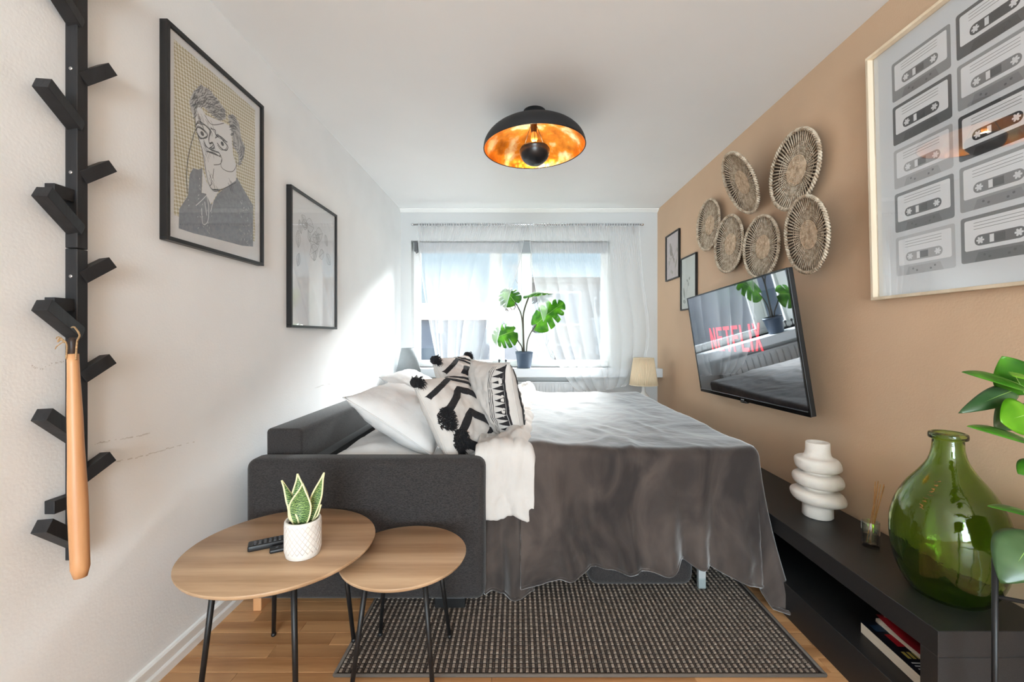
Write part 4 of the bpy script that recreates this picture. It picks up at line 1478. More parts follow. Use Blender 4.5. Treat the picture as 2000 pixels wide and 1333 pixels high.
flat('dotted_ground', [(0.054, 0.038), (0.928, 0.04), (0.928, 0.875), (0.054, 0.888)], pm(), 0.0003)
flat('suit', [(0.093, 0.946), (0.097, 0.851), (0.174, 0.766), (0.189, 0.655), (0.221, 0.614), (0.269, 0.608), (0.309, 0.587), (0.301, 0.721), (0.344, 0.71), (0.402, 0.759), (0.467, 0.686), (0.689, 0.535), (0.779, 0.586), (0.9, 0.652), (0.9, 0.911), (0.753, 0.928), (0.423, 0.938), (0.221, 0.947)], M_SUIT, 0.0006)
flat('shirt', [(0.309, 0.592), (0.35, 0.652), (0.402, 0.675), (0.489, 0.653), (0.423, 0.728), (0.391, 0.761), (0.344, 0.715), (0.305, 0.72)], M_PAPER, 0.0009)
flat('face', [(0.231, 0.307), (0.279, 0.268), (0.339, 0.296), (0.534, 0.267), (0.616, 0.26), (0.64, 0.408), (0.682, 0.475), (0.677, 0.555), (0.58, 0.614), (0.445, 0.675), (0.391, 0.678), (0.35, 0.642), (0.323, 0.557), (0.299, 0.483), (0.25, 0.409)], M_PAPER, 0.0009)
hair = [(0.184, 0.286), (0.221, 0.222), (0.289, 0.159), (0.381, 0.146), (0.467, 0.164), (0.545, 0.187), (0.557, 0.237), (0.489, 0.273), (0.402, 0.273), (0.319, 0.263), (0.26, 0.286), (0.236, 0.359), (0.202, 0.328)]
hair2 = [(0.58, 0.207), (0.64, 0.179), (0.714, 0.202), (0.74, 0.285), (0.792, 0.326), (0.765, 0.393), (0.714, 0.465), (0.702, 0.389), (0.652, 0.371), (0.616, 0.282)]
M_HAIRP = mat('hair_print', (196, 196, 196), 0.9)
flat('hair', hair, M_HAIRP, 0.0010)
flat('hair', hair2, M_HAIRP, 0.0010)
strokes = [[(0.24, 0.413), (0.269, 0.387), (0.319, 0.385), (0.356, 0.398), (0.344, 0.418), (0.295, 0.434), (0.26, 0.426)], [(0.445, 0.384), (0.478, 0.362), (0.534, 0.371), (0.58, 0.388), (0.557, 0.418), (0.5, 0.419), (0.462, 0.405)], [(0.24, 0.398), (0.269, 0.362), (0.329, 0.351), (0.391, 0.36)], [(0.391, 0.35), (0.434, 0.345), (0.449, 0.367), (0.5, 0.357), (0.569, 0.365)], [(0.391, 0.36), (0.37, 0.409), (0.381, 0.437), (0.412, 0.421), (0.423, 0.444), (0.381, 0.457)], [(0.319, 0.446), (0.36, 0.464), (0.423, 0.46), (0.478, 0.453), (0.489, 0.471), (0.423, 0.475), (0.35, 0.488)], [(0.478, 0.453), (0.511, 0.48), (0.489, 0.514), (0.423, 0.538)], [(0.664, 0.423), (0.682, 0.458), (0.64, 0.511), (0.557, 0.532), (0.5, 0.522), (0.511, 0.475)], [(0.329, 0.555), (0.36, 0.639), (0.402, 0.675), (0.467, 0.67), (0.677, 0.567)], [(0.231, 0.307), (0.25, 0.409), (0.299, 0.483), (0.329, 0.555)], [(0.235, 0.419), (0.193, 0.517), (0.162, 0.633), (0.165, 0.758)], [(0.381, 0.603), (0.402, 0.639), (0.381, 0.665)], [(0.423, 0.559), (0.412, 0.615)], [(0.64, 0.274), (0.652, 0.326), (0.64, 0.375)], [(0.329, 0.3), (0.402, 0.325), (0.534, 0.27)]]
gg = G()
rn = random.Random(12)
for sidx, s_ in enumerate(strokes):
    reps = 3 if sidx < 6 else 1
    for k in range(reps):
        j = 0.006 * k
        gg.ribbon(catmull([ST(a_ + rn.uniform(-j, j), b_ + rn.uniform(-j, j), 0.0013) for a_, b_ in s_], 5), 0.0026)
# pupils
for (cx_, cy_) in ((0.305, 0.408), (0.515, 0.392)):
    gg.poly([ST(cx_ + 0.018 * math.cos(k * .785), cy_ + 0.012 * math.sin(k * .785), 0.0014) for k in range(8)])
# hatching: cheeks, neck and chin
for k in range(46):
    a_, b_ = rn.choice([(0.33, 0.50), (0.30, 0.45), (0.37, 0.60), (0.42, 0.64), (0.40, 0.44), (0.27, 0.33), (0.36, 0.33), (0.60, 0.59)])
    a_ += rn.uniform(-.025, .03); b_ += rn.uniform(-.03, .03)
    gg.ribbon([ST(a_, b_, 0.0013), ST(a_ + .02, b_ + .014, 0.0013), ST(a_ + .03, b_ + .034, 0.0013)], 0.0013)
gg.done('ink_lines', M_INKD, t, world=False)
gg = G()
def inside(p, poly_):
    c = False
    for i in range(len(poly_)):
        (x1, y1), (x2, y2) = poly_[i], poly_[i - 1]
        if (y1 > p[1]) != (y2 > p[1]) and p[0] < (x2 - x1) * (p[1] - y1) / (y2 - y1) + x1:
            c = not c
    return c
for poly_, cnt, cen in ((hair, 150, (0.42, 0.33)), (hair2, 110, (0.66, 0.33))):
    xs = [p[0] for p in poly_]; ys = [p[1] for p in poly_]
    k = 0
    while k < cnt:
        p = (rn.uniform(min(xs), max(xs)), rn.uniform(min(ys), max(ys)))
        if not inside(p, poly_):
            continue
        k += 1
        d = Vector((p[1] - cen[1], -(p[0] - cen[0]) * 1.0)).normalized() if poly_ is hair2 else Vector((0.5 + rn.uniform(-.3, .3), -0.8 + (p[0] - 0.2) * 2.2)).normalized()
        L = rn.uniform(.03, .06)
        gg.ribbon(catmull([ST(p[0] - d.x * L / 2, p[1] - d.y * L / 2 * .8, .0013), ST(p[0] + .006, p[1], .0013), ST(p[0] + d.x * L / 2, p[1] + d.y * L / 2 * .8, .0013)], 3), 0.0022)
gg.done('hair_lines', M_INK, t, world=False)
gg = G()
for s_ in ([(0.245, 0.80), (0.309, 0.754), (0.37, 0.704)], [(0.344, 0.71), (0.37, 0.78), (0.36, 0.86), (0.31, 0.88), (0.30, 0.80)], [(0.42, 0.73), (0.39, 0.80)], [(0.33, 0.76), (0.35, 0.83)]):
    gg.ribbon(catmull([ST(a_, b_, 0.0013) for a_, b_ in s_], 5), 0.003)
for k in range(160):
    a_, b_ = rn.uniform(0.12, 0.88), rn.uniform(0.62, 0.92)
    if not (a_ > 0.72 or (0.26 < a_ < 0.42) or a_ < 0.2):
        continue
    if a_ > 0.68 and b_ < 0.53 + (a_ - 0.68) * 0.6:
        continue
    gg.ribbon([ST(a_, b_, .0012), ST(a_ + rn.uniform(-.012, .012), b_ + rn.uniform(.004, .012), .0012)], 0.0016)
gg.done('white_scratches', M_PAPER, t, world=False)

# leaf drawing
t, ix, iy, zp = picture('framed_drawing', 'black-framed pale pencil drawing of leaves, mostly window glare', 'L', 2.25, 2.825, 1.213, 1.972, M_FRK)
gg = G()
rn = random.Random(33)
M_PENCIL = mat('pencil_grey', (178, 178, 178), 0.9)
for k in range(16):
    cx_, cy_ = rn.uniform(0.12, 0.85), rn.uniform(0.10, 0.46)
    an = rn.uniform(0, 6.28)
    L = rn.uniform(.12, .22)
    w_ = L * 0.33
    d = Vector((math.cos(an), math.sin(an) * 0.75)); q = Vector((-d.y, d.x))
    for sg in (-1, 0, 1):
        pts = []
        for j in range(9):
            v = j / 8
            o_ = sg * w_ * math.sin(math.pi * v)
            pts.append(ST(min(.98, max(.02, cx_ + d.x * L * v + q.x * o_)), min(.6, max(.02, cy_ + d.y * L * v + q.y * o_)), .0006))
        gg.ribbon(pts, 0.003)
    for j in range(1, 7):
        v = j / 8
        for sg in (-1, 1):
            o_ = sg * w_ * math.sin(math.pi * v) * .9
            gg.ribbon([ST(min(.98, max(.02, cx_ + d.x * L * v)), min(.6, max(.02, cy_ + d.y * L * v)), .0006), ST(min(.98, max(.02, cx_ + d.x * L * (v + .12) + q.x * o_)), min(.6, max(.02, cy_ + d.y * L * (v + .12) + q.y * o_)), .0006)], 0.0016)
gg.done('leaf_drawing', M_PENCIL, t, world=False)

# cassette poster
t, ix, iy, zp = picture('framed_cassette_print', 'large pale-wood framed poster of grey cassette tapes', 'R', 1.089, 1.733, 1.312, 2.298, M_PINE, depth=0.032, bar=0.012, lean=0.024, stand=0.014, recess=0.026, paper=mat('cool_white_paper', (226, 229, 232), 0.8))
CWd, CHt = 0.222, 0.148
shade = [[150, 96, 186, 128, 196], [96, 158, 84, 160, 124]]
def rr_poly(gg, x0, x1, y0, y1, r, z, n=4):
    pts = []
    for (cx_, cy_, a0) in ((x1 - r, y1 - r, 0), (x0 + r, y1 - r, 90), (x0 + r, y0 + r, 180), (x1 - r, y0 + r, 270)):
        for k in range(n + 1):
            a_ = R(a0 + 90 * k / n)
            pts.append((cx_ + r * math.cos(a_), cy_ + r * math.sin(a_), z))
    gg.poly(pts)
def disc(gg, x, y, r, z, n=14):
    gg.poly([(x + r * math.cos(k * 2 * math.pi / n), y + r * math.sin(k * 2 * math.pi / n), z) for k in range(n)])
for ci in range(2):
    for ri in range(5):
        s_ = shade[ci][ri]
        body = mat('cassette_grey_%d' % s_, (s_, s_ + 1, s_ + 3), 0.9)
        x0 = -0.322 + 0.092 + ci * 0.240
        y1 = 2.213 - 1.805 - ri * 0.1672 + (0.006 if ci else 0)
        x1, y0 = x0 + CWd, y1 - CHt
        c = G(); rr_poly(c, x0, x1, y0, y1, 0.008, zp + 0.0004); c = rooted(c.done('cassette', body, t, world=False))
        g1 = G(); rr_poly(g1, x0 + 0.012, x1 - 0.012, y0 + 0.038, y1 - 0.012, 0.006, zp + 0.0008); g1.done('label_area', M_PAPER, c, world=False)
        g1 = G()
        rr_poly(g1, x0 + 0.042, x1 - 0.042, y0 + 0.050, y0 + 0.084, 0.0165, zp + 0.0012, 6)
        g1.poly([(x0 + 0.04, y0, zp + 0.0008), (x1 - 0.04, y0, zp + 0.0008), (x1 - 0.052, y0 + 0.03, zp + 0.0008), (x0 + 0.052, y0 + 0.03, zp + 0.0008)])
        g1.done('tape_window', mat('cassette_dark_%d' % s_, (s_ - 18, s_ - 18, s_ - 16), 0.9), c, world=False)
        g1 = G()
        for k in range(3):
            g1.box(x0 + 0.04, x1 - 0.045, y1 - 0.024 - k * 0.010, y1 - 0.0228 - k * 0.010, zp + 0.0009, zp + 0.0011)
        g1.box(x0 + 0.098, x0 + 0.128, y0 + 0.055, y0 + 0.079, zp + 0.0013, zp + 0.0018)
        for hx in (x0 + 0.085, x1 - 0.085, x0 + 0.070, x1 - 0.070):
            disc(g1, hx, y0 + (0.012 if hx in (x0 + 0.085, x1 - 0.085) else 0.02), 0.004, zp + 0.0012, 8)
        g1.done('dark_marks', mat('cassette_mark_%d' % s_, (s_ // 2 + 20, s_ // 2 + 20, s_ // 2 + 22), 0.9), c, world=False)
        g1 = G()
        for hx in (x0 + 0.059, x1 - 0.059):
            hy = y0 + 0.067
            disc(g1, hx, hy, 0.0075, zp + 0.0016)
            for k in range(6):
                a_ = k * math.pi / 3
                disc(g1, hx + 0.0085 * math.cos(a_), hy + 0.0085 * math.sin(a_), 0.0035, zp + 0.0016, 6)
        g1.box(x0 + 0.086, x0 + 0.098, y0 + 0.055, y0 + 0.079, zp + 0.0013, zp + 0.0018)
        g1.done('reels', M_PAPER, c, world=False)

# small prints
M_PINKP = mat('pink_paper', (222, 206, 204), 0.8, var=0.06, vscale=20)
t, ix, iy, zp = picture('framed_bird_print', 'small black-framed bird print nearest the window', 'R', 4.18, 3.835, 1.703, 2.145, M_FRK, depth=0.02, bar=0.012, paper=M_PINKP)
gg = G(); gg.poly([ST(.36 + .10 * math.cos(k * .52) + .02 * math.sin(k * .52), .36 + .13 * math.sin(k * .52)) for k in range(12)])
gg.poly([ST(.30 + .06 * math.cos(k * .7), .22 + .045 * math.sin(k * .7), .0008) for k in range(9)])
gg.poly([ST(.40, .42, .0008), ST(.48, .40, .0008), ST(.66, .66, .0008), ST(.60, .67, .0008)])
gg.done('bird', mat('bird_print', (120, 104, 92), 0.9, rgb2=(170, 140, 110), vscale=60), t, world=False)
gg = G()
for s_ in ([(.1, .75), (.35, .55), (.6, .5), (.9, .3)], [(.7, .95), (.72, .7), (.9, .5)], [(.2, .9), (.4, .8), (.5, .95)], [(.35, .55), (.2, .5)]):
    gg.ribbon(catmull([ST(a_, b_, .0005) for a_, b_ in s_], 5), 0.006)
for (a_, b_, L, w_, an) in ((.2, .62, .16, .08, 1.2), (.75, .7, .28, .09, -1.0), (.6, .58, .12, .06, .4), (.85, .42, .14, .07, 1.8), (.45, .86, .15, .08, .3)):
    gg.poly([ST(a_ + L / 2 * math.cos(k * .628) * math.cos(an) - w_ / 2 * math.sin(k * .628) * math.sin(an), b_ + (L / 2 * math.cos(k * .628) * math.sin(an) + w_ / 2 * math.sin(k * .628) * math.cos(an)) * .8, .0006) for k in range(10)])
gg.done('branch', mat('branch_print', (150, 138, 124), 0.9, rgb2=(178, 170, 140), vscale=50), t, world=False)
t, ix, iy, zp = picture('framed_botanical_print', 'small dark-framed pale botanical print half behind the television', 'R', 3.80, 3.47, 1.395, 1.856, M_FRK, depth=0.02, bar=0.010, paper=mat('pale_green_paper', (222, 228, 220), 0.8))
gg = G()
for (a_, b_, L, w_, an) in ((.18, .68, .30, .10, 1.3), (.40, .45, .10, .06, .6), (.55, .42, .10, .07, -.6), (.48, .52, .12, .06, 1.5), (.2, .85, .2, .1, .2)):
    gg.poly([ST(a_ + L / 2 * math.cos(k * .628) * math.cos(an) - w_ / 2 * math.sin(k * .628) * math.sin(an), b_ + (L / 2 * math.cos(k * .628) * math.sin(an) + w_ / 2 * math.sin(k * .628) * math.cos(an)) * .8, .0006) for k in range(10)])
gg.ribbon(catmull([ST(.15, .95, .0006), ST(.35, .7, .0006), ST(.48, .45, .0006)], 6), 0.004)
gg.done('sprig', mat('sprig_print', (150, 160, 148), 0.9), t, world=False)

# ------------------------------------------------------------------ woven wall plates
M_STRAW = mat('straw', (218, 202, 180), 0.85, rgb2=(170, 148, 124), vscale=45, bump=0.5, bscale=160)
M_STRAW_GAP = mat('gap_shadow_straw', (78, 62, 49), 0.9, rgb2=(52, 40, 31), vscale=50)  # dark tone stands in for the shadow in the gaps between spokes
PRAD = 0.190
def zdish(r):
    return 0.012 + 0.020 * (r / PRAD) ** 2
def make_plate_meshes():
    ms = []
    g1 = G()
    rs = [0.0, 0.06, 0.12, 0.165, PRAD]
    g1.lathe([(r, zdish(r) - 0.004) for r in rs] + [(r, zdish(r) - 0.007) for r in rs[::-1]], (0, 0, 0), 48)
    ms.append(('backing', g1.mesh('backing', M_STRAW_GAP)))
    g1 = G()
    N = 58
    for k in range(N):
        a_ = k * 2 * math.pi / N
        pts = [Vector((r * math.cos(a_), r * math.sin(a_), zdish(r))) for r in (0.068, 0.10, 0.14, 0.178)]
        g1.tube(pts, [0.0020, 0.0028, 0.0036, 0.0044], 5)
    ms.append(('spokes', g1.mesh('spokes', M_STRAW)))
    g1 = G()
    for r in (0.078, 0.090, 0.102, 0.114, 0.128):
        pts = [Vector((r * math.cos(k * math.pi / 36), r * math.sin(k * math.pi / 36), zdish(r) + 0.0022 * (1 if k % 2 else -1))) for k in range(73)]
        g1.tube(pts, 0.0022, 4, caps=False)
    ms.append(('woven_rings', g1.mesh('woven_rings', M_STRAW)))
    g1 = G()
    for i in range(9):
        r = 0.006 + i * 0.0078
        pts = [Vector((r * math.cos(k * math.pi / 20), r * math.sin(k * math.pi / 20), zdish(r) + 0.0025 + 0.0012 * math.sin(k * math.pi / 2 + i))) for k in range(41)]
        g1.tube(pts, 0.0044, 5, caps=False)
    for k in range(18):
        a_ = k * math.pi / 9
        g1.tube([Vector((0.004 * math.cos(a_), 0.004 * math.sin(a_), zdish(0) + 0.006)), Vector((0.068 * math.cos(a_), 0.068 * math.sin(a_), zdish(.068) + 0.005))], 0.0016, 4)
    ms.append(('centre_coil', g1.mesh('centre_coil', mat('pale_straw', (220, 198, 172), 0.85, rgb2=(184, 156, 128), vscale=50))))
    g1 = G()
    for ph in (0, 1):
        pts = []
        for k in range(241):
            a_ = k * 2 * math.pi / 240
            q = a_ * 40 + ph * math.pi
            r = PRAD - 0.006 + 0.0055 * math.cos(q)
            pts.append(Vector((r * math.cos(a_), r * math.sin(a_), zdish(PRAD) + 0.0055 * math.sin(q))))
        g1.tube(pts, 0.0052, 5, caps=False)
    ms.append(('braided_rim', g1.mesh('braided_rim', M_STRAW)))
    return ms
PM = make_plate_meshes()
def plate(label, px, py, w_px, tilt_, yaw_, spin, stand=0.012, scale=1.0):
    Y = FOC * (XR - 0.035 - stand) / (px - 1010)
    c = W(px, py, Y)
    mt = wall_matrix('R', c.y, c.z, XR - c.x)
    mt = mt @ Matrix.Rotation(tilt_, 4, 'X') @ Matrix.Rotation(yaw_, 4, 'Y') @ Matrix.Rotation(spin, 4, 'Z') @ Matrix.Scale(scale, 4) @ Matrix.Translation((0, 0, -0.022))
    t = thing('woven_plate', label, 'wall plate', mtx=mt, group='woven straw plates on the tan wall')
    for nm, me in PM:
        o = bpy.data.objects.new(nm, me)
        COL.objects.link(o)
        o.parent = t
    return t
plate('woven straw plate lowest left, nearest the small bird print', 1385, 440, 44, 0.0, 0.0, 0.3, 0.0, 1.0)
plate('woven straw plate at the upper left, tipped well off the wall with a wide shadow', 1448, 357, 54, 0.42, -0.14, 0.9, 0.075, 1.03)
plate('highest and largest woven straw plate, at the upper right', 1553, 333, 93, 0.0, 0.0, 1.7, 0.0, 1.06)
plate('woven straw plate between the leftmost plate and the one touching the television top', 1425, 477, 55, 0.0, 0.0, 2.1, 0.0, 1.02)
plate('woven straw plate whose lower edge meets the top of the television', 1488, 483, 70, 0.03, 0.0, 0.1, 0.0, 0.97)
plate('rightmost woven straw plate, above the right corner of the television', 1577, 459, 89, 0.12, -0.12, 2.9, 0.045, 0.98)

# ------------------------------------------------------------------ ceiling lamp
LX, LY = (1044 - 1010) / FOC * 2.52, 2.52
LZ = EYE + 368 / FOC * 2.52       # rim height
t = thing('ceiling_lamp', 'black dome ceiling lamp lined with gold leaf', 'lamp', (LX, LY, ZC))
RD, HD = 0.302, 0.155
def dome(r0, h0, z0, n=14):
    return [(r0 * math.cos(k / n * math.pi / 2) ** 0.85 if k < n else 0.0, z0 + h0 * math.sin(k / n * math.pi / 2)) for k in range(n + 1)]
mtl = Matrix.Translation((LX, LY, LZ)) @ Matrix.Rotation(R(-2.0), 4, 'Y')
def lampart(g1, name, m, par=None):
    for v in g1.bm.verts:
        v.co = mtl @ v.co
    return g1.done(name, m, par or t)
g1 = G(); g1.lathe(dome(RD, HD, 0), (0, 0, 0), 64)
g1.bm.faces.ensure_lookup_table()
for f in [f for f in g1.bm.faces if len(f.verts) > 10]:
    g1.bm.faces.remove(f)
shade_o = lampart(g1, 'shade', mat('matt_black_shade', (34, 34, 36), 0.55))
def gold_mat():
    m, tt, b = nt('gold_leaf')
    tc = tt.nodes.new('ShaderNodeTexCoord')
    n1 = tt.nodes.new('ShaderNodeTexNoise'); n1.inputs['Scale'].default_value = 9; n1.inputs['Detail'].default_value = 6
    n2_ = tt.nodes.new('ShaderNodeTexVoronoi'); n2_.inputs['Scale'].default_value = 26
    tt.links.new(tc.outputs['Object'], n1.inputs['Vector']); tt.links.new(tc.outputs['Object'], n2_.inputs['Vector'])
    r = tt.nodes.new('ShaderNodeValToRGB')
    r.color_ramp.elements[0].position = 0.3; r.color_ramp.elements[0].color = lin(150, 84, 24)
    r.color_ramp.elements[1].position = 0.66; r.color_ramp.elements[1].color = lin(255, 240, 200)
    e_ = r.color_ramp.elements.new(0.52); e_.color = lin(226, 146, 50)
    tt.links.new(n1.outputs['Fac'], r.inputs['Fac'])
    tt.links.new(r.outputs['Color'], b.inputs['Base Color'])
    b.inputs['Metallic'].default_value = 0.85
    b.inputs['Roughness'].default_value = 0.38
    bp = tt.nodes.new('ShaderNodeBump'); bp.inputs['Strength'].default_value = 0.35; bp.inputs['Distance'].default_value = 0.01
    tt.links.new(n2_.outputs['Distance'], bp.inputs['Height']); tt.links.new(bp.outputs[0], b.inputs['Normal'])
    return m
g1 = G(); g1.lathe(dome(RD - 0.004, HD - 0.005, 0.0), (0, 0, 0), 64)
g1.bm.faces.ensure_lookup_table()
for f in [f for f in g1.bm.faces if len(f.verts) > 10]:
    g1.bm.faces.remove(f)
lampart(g1, 'gold_lining', gold_mat())
g1 = G(); pts = [((RD - 0.002) * math.cos(k * math.pi / 36), (RD - 0.002) * math.sin(k * math.pi / 36), 0) for k in range(73)]
g1.tube(pts, 0.003, 6, caps=False); lampart(g1, 'rim', M_BLACK)
G().lathe([(0.0, LZ + HD - 0.002 - ZC), (0.07, LZ + HD - 0.004 - ZC), (0.074, LZ + HD + 0.008 - ZC), (0.066, -0.02), (0.066, 0.0), (0, 0)], (LX, LY, ZC), 32).done('ceiling_mount', M_BLACK, t)
g1 = G(); g1.lathe([(0.02, HD - 0.006), (0.02, HD - 0.035), (0.016, HD - 0.06), (0.0, HD - 0.06)], (0, 0, 0), 16); lampart(g1, 'socket', mat('brown_socket', (74, 48, 26), 0.5))
CR = 0.090
g1 = G(); g1.lathe([(CR, -0.012)] + [(CR * math.cos(k / 10 * math.pi / 2), -0.012 - CR * 1.0 * math.sin(k / 10 * math.pi / 2)) for k in range(1, 10)] + [(0, -0.012 - CR)], (0, 0, 0), 40)
g1.lathe([(CR, -0.012), (CR * 0.9, 0.004), (CR - 0.012, 0.004), (CR - 0.008, -0.012)], (0, 0, 0), 40)
lampart(g1, 'diffuser_cup', mat('satin_black_cup', (30, 30, 32), 0.28))
for k in range(3):
    a_ = R(30 + 120 * k)
    g1 = G(); g1.tube([(0.024 * math.cos(a_), 0.024 * math.sin(a_), HD - 0.02), (0.036 * math.cos(a_), 0.036 * math.sin(a_), HD - 0.05), (CR * 0.93 * math.cos(a_), CR * 0.93 * math.sin(a_), 0.0)], 0.0016, 6)
    lampart(g1, 'wire', M_BLACK)
g1 = G(); g1.lathe([(0.0, 0.035), (0.014, 0.04), (0.021, 0.055), (0.018, 0.075), (0.012, 0.095), (0, 0.095)], (0, 0, 0), 20)
lampart(g1, 'bulb', mat('warm_bulb', (206, 140, 66), 0.4, emit=(255, 170, 80), estr=0.35))
pl = bpy.data.lights.new('ceiling_lamp_bulb', 'POINT'); pl.energy = 5.0; pl.color = (1.0, 0.72, 0.42); pl.shadow_soft_size = 0.03
po = bpy.data.objects.new('ceiling_lamp_bulb', pl); po.location = mtl @ Vector((0, 0, 0.005)); COL.objects.link(po)

# ------------------------------------------------------------------ table lamps on small side tables
def side_table(label, x, y, h):
    t = thing('side_table', label, 'table', (x, y, 0))
    G().lathe([(0, h - 0.02), (0.12, h - 0.02), (0.122, h - 0.01), (0.12, h), (0, h)], (x, y, 0), 32).done('table_top', M_TRIM, t)
    G().lathe([(0.014, 0.02), (0.014, h - 0.02)], (x, y, 0), 12).done('stem', M_TRIM, t)
    G().lathe([(0, 0), (0.10, 0), (0.10, 0.01), (0.014, 0.022), (0, 0.022)], (x, y, 0), 28).done('foot', M_TRIM, t)
side_table('small white side table behind the bed in the left corner', -1.08, 4.14, 0.50)
side_table('small white side table behind the bed in the right corner', 1.21, 4.05, 0.42)
lx, ly = (798 - 1010) / FOC * 4.13, 4.13
t = thing('table_lamp', 'table lamp with smooth cone shade, greyed as if in shadow, in the left corner', 'lamp', (lx, ly, 0.50))
zb, zt_ = EYE - 69 / FOC * ly, EYE - 22 / FOC * ly
ps = [(0.117, zb - 0.5), (0.068, zt_ - 0.5), (0.066, zt_ - 0.5), (0.115, zb - 0.5)]
G().lathe(ps, (lx, ly, 0.5), 40, closed=True).done('lamp_shade', mat('shadow_grey_lampshade', (140, 145, 147), 0.9, var=0.03, vscale=30), t)  # the shadow over this lamp is put into its grey
G().lathe([(0, 0), (0.06, 0), (0.058, 0.012), (0.01, 0.02), (0.008, zt_ - 0.52), (0, zt_ - 0.52)], (lx, ly, 0.5), 20).done('lamp_stand', M_CHROME, t)
lx, ly = (1257 - 1010) / FOC * 4.05, 4.05
t = thing('table_lamp', 'table lamp with pleated cream fabric shade in the right corner', 'lamp', (lx, ly, 0.42))
zb, zt_ = EYE - 94 / FOC * ly, EYE - 42 / FOC * ly
def pleat(u, v):
    a_ = u * 2 * math.pi
    r = lerp(0.128, 0.092, v) + 0.0035 * math.cos(a_ * 44)
    return Vector((lx + r * math.cos(a_), ly + r * math.sin(a_), lerp(zb, zt_, v)))
o = G().grid(pleat, 352, 3).done('pleated_shade', mat('cream_pleats', (224, 202, 170), 0.9), t)
solid(o, 0.002, 0)
gg = G()
for r, z in ((0.13, zb), (0.094, zt_)):
    gg.tube([(lx + r * math.cos(k * math.pi / 24), ly + r * math.sin(k * math.pi / 24), z) for k in range(49)], 0.004, 6, caps=False)
gg.done('shade_trim', mat('cream_trim', (230, 212, 184), 0.9), t)
G().lathe([(0, 0), (0.055, 0), (0.055, 0.012), (0.03, 0.03), (0.05, 0.08), (0.062, 0.13), (0.05, 0.18), (0.018, 0.22), (0.012, zb - 0.42 + 0.1), (0, zb - 0.42 + 0.1)], (lx, ly, 0.42), 28).done('lamp_base', mat('glazed_base', (226, 222, 216), 0.25), t)

# ------------------------------------------------------------------ monstera on the sill
MXp, MYp = (1024 - 1010) / FOC * 4.385, 4.385
t = thing('potted_monstera', 'monstera with four split leaves in a slate-blue pot on the window sill', 'potted plant', (MXp, MYp, WZ0))
G().lathe([(0, 0), (0.066, 0), (0.068, 0.004), (0.086, 0.145), (0.09, 0.147), (0.092, 0.172), (0.086, 0.172), (0.083, 0.14), (0, 0.14)], (MXp, MYp, WZ0), 36).done('pot', mat('slate_blue_pot', (68, 82, 100), 0.5), t)
G().lathe([(0, 0.142), (0.082, 0.142), (0.082, 0.138), (0, 0.138)], (MXp, MYp, WZ0), 24).done('soil', mat('dark_soil', (46, 40, 36), 0.95), t)
M_MON = leaf_mat('monstera_leaf', (52, 108, 30), (92, 150, 40), 0.4)
def monstera_leaf(base, tip, width, face, bow, droop):
    base, tip, face = Vector(base), Vector(tip), Vector(face)
    d = tip - base; L = d.length; d.normalize()
    a_ = d.cross(face).normalized(); n_ = a_.cross(d).normalized()
    def P(s, v):          # s: -1..1 across, v: -0.18..1 along
        return base + d * (L * v) + a_ * (s * width / 2) + n_ * (bow * L * math.sin(math.pi * max(0, min(1, v))) - droop * width * s * s)
    def edge(t_):
        # heart outline, t 0 (notch at stalk) .. 1 (tip)
        th = lerp(R(168), R(0), t_)
        r = 0.62 * (0.52 + 0.48 * math.cos(th * 0.5) ** 1.0)
        x = math.sin(th) * (1.0 if th < 1.57 else 1.0)
        v = 0.34 + (math.cos(th) * 0.66 if th < 1.57 else math.cos(th) * 0.50)
        return x, v
    g1 = G()
    K = 40
    notch = (0.40, 0.55, 0.68, 0.80)
    for sg in (-1, 1):
        E_, I_ = [], []
        for k in range(K + 1):
            q = k / K
            x, v = edge(q)
            depth = 0.0
            for c_ in notch:
                depth = max(depth, 0.62 * max(0, 1 - abs(q - c_) / 0.026))
            mv = max(0.0, min(1.0, lerp(0.02, 1.0, q ** 1.15)))
            mid = (0.0, mv)
            ex, ev = lerp(x, mid[0], depth), lerp(v, mid[1], depth)
            E_.append(P(sg * ex, ev)); I_.append((P(sg * ex * 0.5, lerp(mv, ev, 0.5)), P(0, mv)))
        vs = []
        for k in range(K + 1):
            vs += [E_[k], I_[k][0], I_[k][1]]
        fs = []
        for k in range(K):
            for j in (0, 1):
                fs.append((k * 3 + j, k * 3 + j + 1, (k + 1) * 3 + j + 1, (k + 1) * 3 + j))
        g1.add(vs, fs, True)
    o = rooted(g1.done('leaf', M_MON, t))
    solid(o, 0.0015, 0)
    G().tube([P(0, k / 10) + n_ * 0.001 for k in range(11)], [0.003 * (1 - k / 12) for k in range(11)], 5).done('midrib', M_RIB, o)
    return base
pot_top = Vector((MXp, MYp, WZ0 + 0.14))
def stalk(pts, r=0.006):
    G().tube(catmull(pts, 8), [r] * (8 * (len(pts) - 1) + 1), 8).done('stalk', mat('monstera_stalk', (74, 68, 56), 0.7), t)
bA = monstera_leaf(W(1006, 591, 4.36), W(983, 566, 4.40), 0.27, (0.25, -0.8, 0.45), 0.06, 0.10)
bA = W(1006, 591, 4.36)
bB = W(1034, 577, 4.34); monstera_leaf(bB, W(1082, 574, 4.13), 0.26, (0.05, -0.28, 0.95), 0.10, 0.16)
bC = W(1048, 634, 4.28); monstera_leaf(bC, W(1102, 592, 4.17), 0.29, (-0.15, -0.88, 0.45), 0.06, 0.08)
bD = W(1003, 648, 4.34); monstera_leaf(bD, W(962, 664, 4.33), 0.30, (0.10, -0.8, 0.55), 0.06, 0.14)
stalk([pot_top + Vector((-0.01, 0, 0)), W(1021, 640, 4.38), W(1017, 612, 4.38), bA], 0.006)
stalk([pot_top, W(1022, 640, 4.37), W(1023, 610, 4.36), bB], 0.0075)
